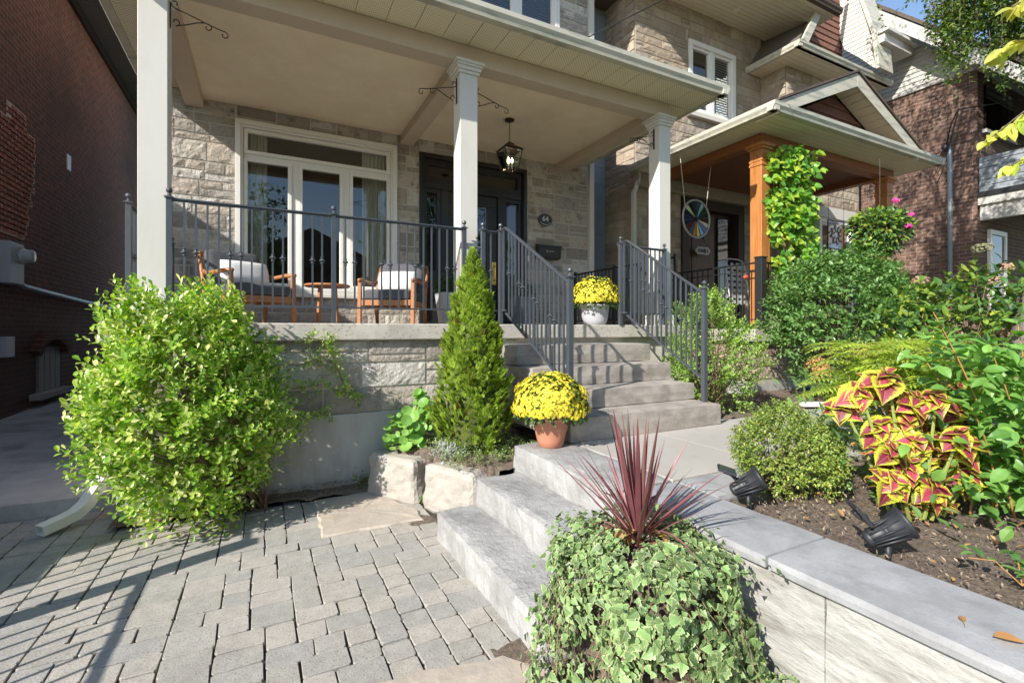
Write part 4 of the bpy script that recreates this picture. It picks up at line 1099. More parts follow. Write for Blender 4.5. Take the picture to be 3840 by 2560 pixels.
# windows of house 2
def win2(a,b,c,d,Y,bl=False,mid=True):
    P=plane((0,Y,0),(1,0,0),(0,-1,0));mb=MB();framebox(mb,P,a,b,c,d,.10,-.12,.04)
    m=(a+b)/2
    if mid: mb.box(m-.05,m+.05,Y-.01,Y+.08,c+.1,d-.1);framebox(mb,P,a+.10,m-.05,c+.1,d-.1,.05,-.08,-.01);framebox(mb,P,m+.05,b-.10,c+.1,d-.1,.05,-.08,-.01)
    w=mb.build('window',mWHITE,S2,bevel=.005)
    mb=MB();mb.add([(a+.05,Y+.06,c+.05),(b-.05,Y+.06,c+.05),(b-.05,Y+.06,d-.05),(a+.05,Y+.06,d-.05)],[(0,1,2,3)]);mb.build('pane',mGLASS,w)
    mb=MB();mb.add([(a,Y+.5,c),(b,Y+.5,c),(b,Y+.5,d),(a,Y+.5,d)],[(0,1,2,3)]);mb.build('blind' if bl else 'dark_room',mCURT if bl else mDRK,w)
    return w
w=win2(7.97,9.42,6.12,7.67,7.3)
mb=MB()
for i in range(24): mb.bar((8.72,7.42,6.28+i*.055),(9.34,7.42,6.28+i*.055),.035,.005)
mb.build('blind',mWHITE,w)
mb=MB();mb.box(7.9,9.5,7.18,7.3,6.02,6.115);mb.build('sill',mTRIM,w,bevel=.006)
w=win2(11.5,12.95,1.9,4.15,6.67);mb=MB();mb.box(11.4,13.05,6.60,6.665,4.155,4.4);mb.build('lintel',mTRIM,w)
win2(11.0,12.6,5.3,6.75,6.67,True)
# dark entry
mb=MB();mb.box(7.75,9.69,7.45,7.5,1.5,4.32);mb.box(7.75,7.95,7.25,7.45,1.5,4.31);mb.box(9.5,9.69,7.25,7.45,1.5,4.31);mb.box(7.95,9.5,7.25,7.45,4.1,4.31)
d2=mb.build('front_door',M('dark_entry',(.03,.016,.010),.5,.2,8,.1),S2)
mb=MB();mb.box(8.05,8.85,7.38,7.45,1.6,4.05);mb.box(8.15,8.75,7.365,7.38,1.75,3.95);mb.build('door_leaf',mWOODDOOR,d2,bevel=.005)
mb=MB();mb.box(9.0,9.4,7.40,7.42,1.9,4.0);mb.build('sidelight',mGLASSD,d2)
mb=MB();mb.box(6.45,10.32,7.16,7.285,4.335,4.585);mb.build('lintel_band',mMORT2,S2,bevel=.01)
# porch deck and stone base
mb=MB();mb.box(6.55,11.0,4.72,7.28,1.34,1.53);mb.box(11.0,13.3,5.9,6.6,1.34,1.5);mb.build('porch_floor',mSLAB,S2,bevel=.012)
stone2(0,plane((0,4.82,0),(1,0,0),(0,-1,0)),6.65,10.9,.75,1.335,cell=.08)
stone2(0,plane((6.65,0,0),(0,1,0),(-1,0,0)),4.84,7.2,.75,1.335,cell=.12)
mb=MB();mb.box(6.6,10.95,4.80,7.2,-.1,.72);mb.build('foundation',mFOUND,S2)
# beams, ceiling, soffit, gutter
zb0,zb1=4.45,4.60;mBEAMW=M('shaded_cedar_beam',(.27,.095,.032),.5,.2,10,.12,60,stretch=(.3,1.5,1.5))  # darker copy of the column cedar, porch shade put into its colour
mb=MB();mb.box(6.9,10.85,4.86,5.07,zb0,zb1);mb.build('front_beam',mBEAMW,S2,bevel=.006)
for x0 in (6.9,10.62):
    mb=MB();mb.box(x0,x0+.2,5.072,7.25,zb0,zb1);mb.build('side_beam',mBEAMW,S2,bevel=.006)
mb=MB()
for i in range(27): mb.box(7.1,10.62,5.07+i*.08,5.07+i*.08+.076,4.56,4.60)
mb.build('porch_ceiling',mDKWOOD,S2)
mb=MB();y=4.37
for i in range(5): mb.box(6.42,11.2,4.37+i*.1,4.37+i*.1+.094,zb1,zb1+.02)
i=0
while 4.87+i*.1<7.2:
    mb.box(6.42,6.895,4.87+i*.1,4.87+i*.1+.094,zb1,zb1+.02);mb.box(10.855,11.2,4.87+i*.1,4.87+i*.1+.094,zb1,zb1+.02);i+=1
mb.build('soffit',mCREAM,S2)
mb=MB();mb.profile(GP,(6.30,4.36,4.60),(11.32,4.36,4.60),(0,-1,0));mb.profile(GP,(6.42,4.245,4.60),(6.42,7.28,4.60),(-1,0,0));mb.profile(GP,(11.2,4.245,4.60),(11.2,7.2,4.60),(1,0,0));mb.build('gutter',mGUT,S2)
mb=MB();mb.add([(6.36,4.28,4.73),(11.26,4.28,4.73),(9.6,6.6,5.28),(8.0,6.6,5.28),(6.36,7.28,4.73),(11.26,7.28,4.73),(8.0,7.28,5.2),(9.6,7.28,5.2)],[(0,1,2,3),(0,3,6,4),(1,5,7,2),(3,2,7,6)]);mb.build('porch_roof',mSHING,S2)
# pediment gable
Yg=4.30;ax,az=8.43,5.63;lx,rx=6.42,10.46;bz=4.735
g2=plane((0,4.64,0),(1,0,0),(0,-1,0));mb=MB();lap(mb,g2,[(lx+.5,bz),(rx-.5,bz),(ax,az-.22)],.16,.02);mb.build('gable_shakes',mREDSH,S2)
for s,(ex,ez) in ((-1,(lx,bz)),(1,(rx,bz))):
    d=Vector((ax-ex,0,az-ez)).normalized();nn=Vector((-d.z*s,0,d.x*s))*-1 if s>0 else Vector((d.z,0,-d.x))
    nn=Vector((0,0,-1));
    a=Vector((ex,Yg,ez));b=Vector((ax,Yg,az));w=.2
    mb=MB();mb.prism([a,b,b+Vector((0,0,-w*1.1)),a+Vector((-s*w*.9,0,0)) if 0 else a+Vector((s*-.42,0,0))],(0,-.025,0));mb.build('rake_board',mGUT,S2,bevel=.004)
    mb=MB();n=12
    for i in range(n):
        q0=a.lerp(b,i/n+.004);q1=a.lerp(b,(i+1)/n-.004);mb.prism([q0+Vector((0,.0,-.17)),q1+Vector((0,.0,-.17)),q1+Vector((0,.33,-.17)),q0+Vector((0,.33,-.17))],(0,0,.02))
    mb.build('rake_soffit',mCREAM,S2)
    mb=MB();mb.prism([a+Vector((0,-.05,.012)),b+Vector((0,-.05,.012)),b+Vector((0,2.3,.012)),a+Vector((0,2.3 if 1 else 0,.012))],(0,0,.035));mb.build('gable_roof',mSHING,S2)
# cedar columns
for i,x0 in enumerate((6.9,10.60)):
    mb=MB();x1=x0+.205;y0=4.86;y1=5.065;mb.box(x0,x1,y0,y1,1.55,4.10);c=mb.build('column',mORANGE,S2,bevel=.005)
    mb=MB()
    for z0,z1,e in ((4.10,4.14,.012),(4.14,4.17,.004),(4.17,4.20,.012),(4.20,4.36,.002),(4.36,4.395,.03),(4.395,4.445,.055)): mb.box(x0-e,x1+e,y0-e,y1+e,z0,z1)
    mb.build('capital',mORANGE,c,bevel=.004)
# porch downspout at stone corner
mb=MB();dsp(mb,[(6.50,7.20,4.58),(6.50,7.2,4.45),(6.46,7.22,4.3),(6.42,7.24,4.2),(6.42,7.24,1.0),(6.42,7.24,.2)],.09,.07);mb.build('downspout',mTRIM,S2)
# main upper soffit and eave
mb=MB()
for i in range(13): mb.box(6.15,11.0,6.0+i*.1,6.0+i*.1+.093,8.31,8.33)
mb.build('upper_soffit',mCREAM,S2)
mb=MB();mb.profile(GP,(6.1,6.0,8.31),(11.05,6.0,8.31),(0,-1,0));mb.box(6.1,11.05,6.0,9,8.34,8.42);mb.prism([(6.1,5.9,8.43),(6.1,9.5,8.43),(6.1,9.5,10.6)],(4.9,0,0));mb.build('upper_roof',mSHING,S2)
for x,y,z in ((8.9,6.85,8.305),(12.0,6.35,7.375)):
    mb=MB();mb.lathe([(.075,-.004),(.075,.0),(.045,.002)],(x,y,z-.002),20);mb.build('recessed_light',mWHITE,S2)
# bay roof slab
mb=MB()
for i in range(5): mb.box(9.9,13.4,6.1+i*.115,6.1+i*.115+.108,7.39,7.41)
for i in range(6): mb.box(9.9,10.33,6.68+i*.1,6.68+i*.1+.093,7.39,7.41)
mb.build('bay_soffit',mCREAM,S2)
mb=MB();mb.profile(GP,(9.78,6.16,7.39),(13.45,6.16,7.39),(0,-1,0));mb.profile(GP,(9.9,6.05,7.39),(9.9,7.3,7.39),(-1,0,0));mb.build('bay_gutter',mGUT,S2)
mb=MB();mb.prism([(9.85,6.10,7.52),(13.45,6.10,7.52),(13.45,6.75,8.02),(10.7,6.75,8.02)],(0,.04,.02));mb.build('bay_roof',mSHING,S2)
mb=MB();mb.prism([(9.84,6.12,7.52),(9.84,7.28,7.52),(10.45,7.28,8.30),(10.62,6.4,8.30)],(.04,0,.0));mb.build('bay_side_roof',M('dark_side',(.10,.085,.07),.9,.15,8,.3),S2)
g3=plane((0,6.74,0),(1,0,0),(0,-1,0));mb=MB();lap(mb,g3,[(10.75,7.95),(12.6,7.95),(12.6,10.6),(12.3,10.6)],.15,.02);mb.build('gable_shakes',mREDSH,S2)
mb=MB();mb.prism([(9.92,6.06,7.56),(10.12,6.06,7.53),(11.75,6.2,9.9),(11.62,6.2,9.95)],(0,.05,0));mb.build('rake_board',mGUT,S2,bevel=.004)
# curved shingled wing
px_=plane((12.5,0,0),(0,-1,0),(-1,0,0))
mb=MB();lap(mb,px_,[(-6.75,8.72),(-6.62,8.3),(-6.3,7.95),(-5.98,7.55),(-5.95,7.55),(-6.05,8.0),(-6.1,8.5),(-6.3,9.3),(-6.55,10.4),(-6.75,10.4)],.105,.014);mb.build('curved_siding',mSIDE,S2)
mb=MB();mb.prism([(12.45,5.93,7.5),(12.45,6.02,8.35),(12.45,6.28,9.3),(12.45,6.52,10.4),(12.45,6.45,10.4),(12.45,6.20,9.3),(12.45,5.93,8.35),(12.45,5.86,7.5)],(.6,0,0));mb.build('wing_edge',mGUT,S2)
mb=MB();mb.box(12.5,13.9,5.7,6.3,8.30,8.36);mb.box(12.55,13.8,5.8,6.4,8.1,8.30);mb.build('wing_eave',mTRIM,S2)
# railing, newel
t=thing('neighbour_railing',(6.75,6,1.55),'thin black railing on the neighbour porch behind the stair bush','railing')
mb=MB();mb.box(6.70,6.82,4.72,4.84,1.53,2.62);mb.box(6.69,6.83,4.71,4.85,2.62,2.64);mb.build('newel_post',mIRONB,t,bevel=.004)
rail_run(t,(6.75,4.86),(6.75,7.2),(2.56,2.56),(1.68,1.68),20,2,mIRONB,.03,period=99)
rail_run(t,(6.84,4.78),(10.6,4.78),(2.56,2.56),(1.68,1.68),34,2,mIRONB,.03,period=99)
mb=MB();mb.bar((6.75,4.86,2.44),(6.75,7.2,2.44),.02,.012);mb.build('mid_rail',mIRONB,t)
# folding lawn chair
t=thing('lawn_chair',(7.7,5.9,1.53),'webbed folding lawn chair behind the neighbour railing','chair')
x0,x1=7.42,7.95;mb=MB()
mb.tube([(x0,5.75,1.55),(x0,5.85,2.1),(x0,5.95,2.70),(x0+.05,5.97,2.79),(x0+.14,5.98,2.82),(x1-.14,5.98,2.82),(x1-.05,5.97,2.79),(x1,5.95,2.70),(x1,5.85,2.1),(x1,5.75,1.55)],.013,8);mb.build('frame',M('aluminium_tube',(.5,.5,.5),.35,.05,6,0,metal=.7),t,smooth=True)
mb=MB()
for i in range(7): mb.box(x0,x1,5.93,5.935,2.0+i*.105,2.06+i*.105)
mb.build('webbing',M('grey_webbing',(.48,.47,.46),.8,.1,20,.1),t)
mb=MB()
for i in range(3): mb.box(x0+.12+i*.14,x0+.19+i*.14,5.922,5.927,1.98,2.74)
mb.build('upright_webbing',M('grey_webbing_dark',(.38,.37,.37),.8,.1,20,.1),t)
for (x,y,z) in ((7.38,5.5,2.42),(7.75,5.5,2.12)):
    t2=MB();t2.tube([(x-.07,y,z),(x-.02,y,z+.01),(x+.05,y,z)],[.006,.035,.045],10);tag(t2.build('red_clip',M('red_plastic',(.6,.09,.05),.5,.1,10,0),smooth=True),'small red plastic cone by the lawn chair, '+('upper' if z>2.3 else 'lower')+' of the two','ornament')
# stained glass wheel
t=thing('glass_wheel',(6.11,5.5,3.0),'bicycle wheel filled with coloured glass hanging in the neighbour porch','ornament')
wc=Vector((7.2,5.95,0));
cx,cy,cz=6.86,6.1,3.50
def disc(r,a,th=0,y=0): return (cx+r*math.cos(a),cy+y,cz+r*math.sin(a))
mb=MB();mb.tube([disc(.335,2*math.pi*i/40) for i in range(40)],.017,8,close=True);mb.build('rim',M('rim_metal',(.42,.41,.39),.5,.1,20,.05,metal=.4),t,smooth=True)
cols=[(.10,.12,.3),(.25,.45,.38),(.03,.10,.06),(.02,.05,.03),(.10,.03,.02),(.62,.50,.38),(.12,.2,.33),(.22,.42,.72),(.62,.58,.12),(.45,.17,.02),(.12,.22,.30),(.25,.03,.04),(.03,.05,.09),(.03,.05,.12),(.03,.03,.09),(.50,.55,.22),(.02,.02,.02),(.04,.08,.09)]
for k in range(18):
    a0=math.pi/2-2*math.pi*(k+.12)/18;a1=math.pi/2-2*math.pi*(k+.88)/18
    mb=MB();mb.prism([disc(.05,a0),disc(.30,a0),disc(.315,(a0+a1)/2),disc(.30,a1),disc(.05,a1)],(0,.004,0));mb.build('glass_pane',M('coloured_glass',tuple(q*(1.1 if max(cols[k])>.3 else .45) for q in cols[k]),.6,.15,12,0,spec=.15),t)
mb=MB();mb.lathe([(.03,-.03),(.03,.03)],(0,0,0),12);mb.v=[(cx+x,cy+z,cz+y) for x,y,z in mb.v]
for k in range(18): mb.bar(disc(.03,math.pi/2-2*math.pi*k/18,0,-.006),disc(.325,math.pi/2-2*math.pi*k/18,0,-.006),.004,.004)
mb.build('hub',mIRONB,t)
mb=MB();mb.tube([(cx-.28,cy,cz+.2),(cx-.40,cy,4.56)],.006,5);mb.tube([(cx+.25,cy,cz+.24),(cx+.38,cy,4.56)],.006,5);mb.build('cord',mCURT,t)
# hanging sign
t=thing('hanging_sign',(8.2,7.1,3.2),'small scalloped pale sign with dark lettering hanging on the neighbour door','sign')
mb=MB();P=[]
for k in range(28):
    a=2*math.pi*k/28;r=1+.07*math.cos(6*a);P.append((8.30+.21*r*math.copysign(abs(math.cos(a))**.6,math.cos(a)),7.20,3.20+.085*r*math.copysign(abs(math.sin(a))**.6,math.sin(a))))
mb.prism(P,(0,.015,0));mb.build('board',M('pale_sign',(.42,.42,.37),.7,.1,20,.05),t)
mb=MB();mb.prism([(8.35+.03*math.cos(a),7.196,3.2+.055*math.sin(a)) for a in [2*math.pi*k/16 for k in range(16)]],(0,.003,0))
for u,wd in ((-.15,.025),(-.11,.03),(-.06,.03),(-.02,.03),(.11,.03)): mb.box(8.3+u,8.3+u+wd,7.196,7.199,3.165,3.235)
mb.build('lettering',M('sign_dark',(.05,.055,.05),.6,.1,10,0),t)
mb=MB();mb.tube([(8.18,7.19,3.28),(8.3,7.19,3.45),(8.42,7.19,3.28)],.004,5);mb.ball((8.3,7.2,3.48),.025);mb.build('hanger',mIRONB,t)
# star suncatcher
t=thing('suncatcher',(9.7,5.3,3.0),'square stained glass panel with an eight-petalled flower hanging in the porch','ornament')
cx,cy,cz=9.66,5.27,3.32
mb=MB();framebox(mb,plane((0,cy,0),(1,0,0),(0,-1,0)),cx-.27,cx+.27,cz-.27,cz+.27,.012,-.008,.008);mb.bar((cx-.25,cy,cz+.27),(cx-.25,cy,4.4),.004,.004);mb.bar((cx+.25,cy,cz+.27),(cx+.25,cy,4.4),.004,.004);mb.build('frame',mIRONB,t)
mb=MB();mb.add([(cx-.26,cy,cz-.26),(cx+.26,cy,cz-.26),(cx+.26,cy,cz+.26),(cx-.26,cy,cz+.26)],[(0,1,2,3)]);mb.build('glass',glassmat('suncatcher_glass',(.55,.6,.75),1.5),t)
mb=MB();m2=MB()
for k in range(8):
    a=2*math.pi*k/8+.2
    def pt(r,b,y): return (cx+r*math.cos(b),cy+y,cz+r*math.sin(b))
    mb.prism([pt(.04,a,-.012),pt(.14,a-.36,-.012),pt(.205,a,-.012),pt(.14,a+.36,-.012)],(0,.004,0));m2.prism([pt(.06,a,-.018),pt(.13,a-.24,-.018),pt(.175,a,-.018),pt(.13,a+.24,-.018)],(0,.004,0))
mb.build('petal_outline',M('maroon_lead',(.06,.01,.02),.5,.1,9,0),t);m2.build('petal',M('pale_glass_petal',(.55,.5,.45),.4,.1,9,0),t)

# ------------------------------------------------------------------ third house
T3=thing('brick_siding_house',(16,5,0),'brown brick house with pale siding gable at the far right','house')
mBR3=brickmat('brown_brick',(.19,.105,.075),(.115,.066,.05),(.27,.22,.18),'Y',.23,.085,.014,(.045,.03,.026),(.48,.72),.55,.5)
mb=MB();mb.box(14,22,4.69,14,-.1,7.28);mb.build('wall',mBR3,T3)
p3=plane((14.0,0,0),(0,-1,0),(-1,0,0))
def rk(y): return 8.02+(y-5.07)*1.04
mb=MB();lap(mb,p3,[(-4.69,7.29),(-14,7.29),(-14,9.0),(-10.5,rk(10.5)-.2),(-4.69,rk(4.69)-.35)],.115,.02);mb.build('siding',mSIDE3,T3)
mb=MB();mb.box(13.95,14.05,4.6,14,7.27,7.36);mb.build('band_board',mSIDE3,T3)
def prs(pts,d,n,m,par=T3):
    mb=MB();mb.prism(pts,d);return mb.build(n,m,par)
y0,y1=3.3,10.5
prs([(13.4,y0,rk(y0)-.28),(13.4,y1,rk(y1)-.28),(13.4,y1,rk(y1)+.05),(13.4,y0,rk(y0)+.05)],(.05,0,0),'rake_board',mSIDE3)
mb=MB();n=60
for i in range(n):
    a=y0+(y1-y0)*i/n;b=y0+(y1-y0)*(i+.93)/n
    mb.prism([(13.45,a,rk(a)-.24),(13.99,a,rk(a)-.24),(13.99,b,rk(b)-.24),(13.45,b,rk(b)-.24)],(0,0,.03))
mb.build('rake_soffit',mSIDE3,T3)
prs([(13.38,y0-.05,rk(y0)+.06),(13.38,y1,rk(y1)+.06),(13.38,y1,rk(y1)+.16),(13.38,y0-.05,rk(y0)+.16)],(8,0,0),'roof',mSHING)
# front eave soffit, porch and upper panels at the front corner
mb=MB()
for i in range(12): mb.box(13.5,20,3.0+i*.14,3.0+i*.14+.11,7.2,7.24)
mb.box(13.45,20,2.9,4.68,7.26,7.3);mb.build('eave_soffit',mSIDE3,T3)
mb=MB();mb.box(13.42,13.5,2.9,4.7,7.18,7.5);mb.profile(GP,(13.4,2.95,7.3),(20,2.95,7.3),(0,-1,0));mb.build('eave_gutter',mGUT,T3)
mb=MB();lap(mb,plane((14.02,0,0),(0,-1,0),(-1,0,0)),[(-4.66,4.55),(-1.5,4.55),(-1.5,5.3),(-4.66,5.3)],.13,.018);mb.build('grey_siding',mGREYS,T3)
mb=MB();mb.box(13.9,18,1.5,4.66,4.42,4.53);mb.build('porch_roof',mBLACKD,T3)
mb=MB();mb.box(13.98,14.12,1.5,4.64,3.92,4.25);mb.box(13.93,14.17,1.45,4.66,4.25,4.42)
for i in range(28): mb.box(13.90,13.93,1.55+i*.11,1.60+i*.11,4.25,4.30)
mb.build('porch_cornice',mSIDE3,T3)
mb=MB();framebox(mb,plane((0,4.68,0),(1,0,0),(0,-1,0)),14.5,15.4,1.9,3.78,.1,-.01,.05);w=mb.build('window',mWHITE,T3)
mb=MB();mb.box(14.55,15.35,4.66,4.675,1.95,3.73);mb.build('pane',mGLASSD,w)
mb=MB();mb.box(14.2,15.9,4.6,4.685,5.9,5.98);mb.build('upper_sill',mSIDE3,T3)
mb=MB();mb.box(14.3,15.8,4.64,4.685,6.0,7.0);mb.build('upper_window',mGLASSD,T3)
t=thing('service_mast',(13.9,5.15,1),'pale vertical conduit mast with wires on the brown brick wall','conduit')
mb=MB();mb.tube([(13.92,5.13,1.),(13.92,5.14,5.6),(13.92,5.16,5.68),(13.90,5.2,5.72)],.045,10);mb.build('conduit',mPIPEW,t,smooth=True)
mb=MB();mb.ball((13.86,5.2,5.7),.07,sz=1.3);mb.tube([(13.85,5.2,5.7),(13.7,5.35,5.3),(13.75,5.3,5.1),(13.85,5.15,5.6),(13.4,4.8,6.3)],.012,6);mb.tube([(13.85,5.18,5.72),(13.6,5.0,6.1),(13.4,4.8,6.32)],.012,6)
mb.build('weatherhead',mPLAST,t,smooth=True)
def cable(name,a,b,sag,r,label,n=16):
    a=Vector(a);b=Vector(b);mb=MB();mb.tube([a.lerp(b,i/n)-Vector((0,0,sag*4*(i/n)*(1-i/n))) for i in range(n+1)],r,6);return tag(mb.build(name,mPLAST,None,smooth=True),label,'cable')
cable('overhead_cable',(13.4,4.8,6.3),(22,1.6,8.5),.1,.014,'upper black service cable running right from the brick wall mast')
cable('overhead_cable',(13.9,6.0,5.65),(20,1.6,6.6),.1,.014,'lower black service cable crossing the brown brick wall')
cable('overhead_cable',(5.2,7.5,6.92),(4.9,2.4,5.6),.06,.011,'black service cable rising from above the porch gutter to the top of the picture')
# ------------------------------------------------------------------ iron fence beside the drive (just outside the left edge)
t=thing('iron_fence',(-2.1,2.6,0),'iron fence with a stout gate post beside the drive','fence')
mb=MB();mb.box(-2.16,-2.05,3.0,3.11,0,1.40);mb.build('gate_post',mIRONB,t)
rail_run(t,(-2.1,1.3),(-2.1,2.98),(1.0,1.0),(.12,.12),12,2,mIRONB,.04,period=99)
rail_run(t,(-2.1,3.12),(-2.1,4.7),(1.38,1.38),(.3,.3),10,2,mIRONB,.04,period=99)
# ------------------------------------------------------------------ plants
mEUO=leafmat('variegated_leaves',[(.10,.22,.03),(.16,.32,.03),(.24,.42,.04),(.38,.54,.08),(.60,.64,.20),(.70,.70,.33),(.20,.36,.04),(.45,.58,.10),(.12,.26,.03)],.32,.35,.5,.2)
mTHU=leafmat('cedar_foliage',[(.13,.22,.03),(.20,.31,.035),(.28,.38,.045),(.34,.43,.06),(.22,.33,.04)],.3,.6,.3,.25)
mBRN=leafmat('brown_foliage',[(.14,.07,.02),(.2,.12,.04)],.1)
mSPI=leafmat('light_shrub_leaves',[(0.156, 0.286, 0.052), (0.26, 0.403, 0.078), (0.364, 0.494, 0.117), (0.221, 0.364, 0.065)],.3)
mPRI=leafmat('green_shrub_leaves',[(0.065, 0.156, 0.039), (0.104, 0.221, 0.058), (0.169, 0.299, 0.091), (0.13, 0.247, 0.065), (0.234, 0.364, 0.117)],.28,.4)
mBOX=leafmat('boxwood_leaves',[(0.104, 0.182, 0.039), (0.169, 0.26, 0.052), (0.26, 0.351, 0.065), (0.39, 0.416, 0.078), (0.13, 0.221, 0.046)],.2,.45)
mVINE=leafmat('vine_leaves',[(.07,.20,.03),(.12,.30,.04),(.20,.42,.05),(.50,.56,.06),(.10,.26,.04),(.30,.48,.06)],.38,.4)
mHYD=leafmat('hydrangea_leaves',[(0.039, 0.098, 0.026), (0.065, 0.156, 0.033), (0.13, 0.234, 0.039), (0.286, 0.338, 0.039)],.25,.4)
mFERN=leafmat('fern_leaves',[(0.325, 0.442, 0.039), (0.442, 0.546, 0.065), (0.234, 0.351, 0.039), (0.52, 0.572, 0.104)],.35,.5)
mPINK=leafmat('faded_pink_flowers',[(.42,.22,.18),(.50,.32,.22),(.36,.22,.16),(.55,.40,.28)],.2,.8)
mCREAMF=leafmat('green_flower_heads',[(.28,.28,.15),(.22,.24,.13),(.34,.30,.18)],.2,.8)
mRUSTF=leafmat('rust_seed_heads',[(.42,.22,.07),(.50,.30,.10),(.36,.16,.05)],.1,.8)
mMAG=leafmat('magenta_petals',[(.55,.04,.28),(.65,.10,.38)],.3,.6)
mTREE=leafmat('tree_leaves',[(.05,.10,.02),(.08,.15,.03),(.12,.19,.035),(.20,.22,.04)],.3,.5)
mDOG=leafmat('dogwood_leaves',[(0.104, 0.247, 0.046), (0.156, 0.325, 0.065), (0.208, 0.39, 0.078), (0.13, 0.286, 0.065)],.32,.4)
mYEL=leafmat('yellow_green_leaves',[(0.364, 0.442, 0.065), (0.52, 0.52, 0.091), (0.585, 0.494, 0.13), (0.312, 0.416, 0.065)],.4,.45)
mNAST=leafmat('round_leaves',[(0.169, 0.351, 0.065), (0.234, 0.442, 0.091), (0.286, 0.494, 0.117)],.35,.45)
mGCOV=leafmat('creeping_leaves',[(0.091, 0.169, 0.039), (0.156, 0.247, 0.065), (0.234, 0.312, 0.091), (0.325, 0.364, 0.156)],.2,.5)
mDUST=leafmat('silver_leaves',[(.35,.38,.34),(.45,.48,.43)],.1,.8)
mDRY=leafmat('dry_leaves',[(.42,.22,.08),(.55,.34,.12),(.35,.16,.06),(.60,.45,.10)],.2,.7)
mCORD=leafmat('purple_strap_leaves',[(.12,.038,.048),(.20,.07,.08),(.32,.13,.14),(.17,.06,.07),(.25,.13,.11)],.22,.45,.5,.25)
mCOL=uvleafmat('coleus_leaf',(.60,.62,.05),(.27,.035,.065),(.36,.10,.10),.40,.80,.34,.28,160)
mIVY=uvleafmat('variegated_ivy_leaf',(.50,.55,.27),(.15,.25,.085),(.30,.38,.2),.66,.93,.25,.22,45)
mSTEMO=M('orange_stem',(.38,.20,.06),.6,.15,20,.1,60)
mSTEMG=M('green_stem',(.25,.30,.07),.6,.15,20,.1,60)

shrub('evergreen_shrub',(-.52,4.32,.90),(.60,.38,.83),2200,.062,.038,mEUO,'big rounded green and yellow variegated shrub against the porch wall','shrub',OBOV,9,seed=4,amp=.24,zmin=.10,stems=9,base=(-.1,4.6,.02),up=.6,rmin=.5,droop=.1,keep=lambda p:p.y<4.74 or p.z>1.62 or p.x<-1.2)
# arms of the shrub climbing the stone
rnd=random.Random(44);mb=MB();st=MB()
for P in ([(.25,4.6,1.2),(.5,4.72,1.28),(.62,4.73,1.12),(.68,4.72,.92),(.78,4.70,.83)],[(.2,4.62,.7),(.35,4.7,.78),(.5,4.72,.74)],[(.3,4.6,1.45),(.5,4.68,1.42),(.62,4.72,1.30)],[(.1,4.6,1.0),(.3,4.7,1.0),(.52,4.72,1.02)]):
    st.tube(P,[.006]*(len(P)-1)+[.002],5)
    for a,b in zip(P,P[1:]):
        a=Vector(a);b=Vector(b)
        for i in range(16):
            p=a.lerp(b,rnd.random())+rdir(rnd)*.055;p.y=min(p.y,4.74);sprigs(mb,rnd,p,(rdir(rnd)+Vector((.3,-.5,.1))).normalized(),6,.042,.023,OBOV,.014,0)
t=thing('climbing_shoots',(.5,4.72,.8),'dark trailing leafy shoots reaching across the stone from the big shrub','plant')
mb.build('foliage',mEUO,t,recalc=False);st.build('stems',mTWIG,t)

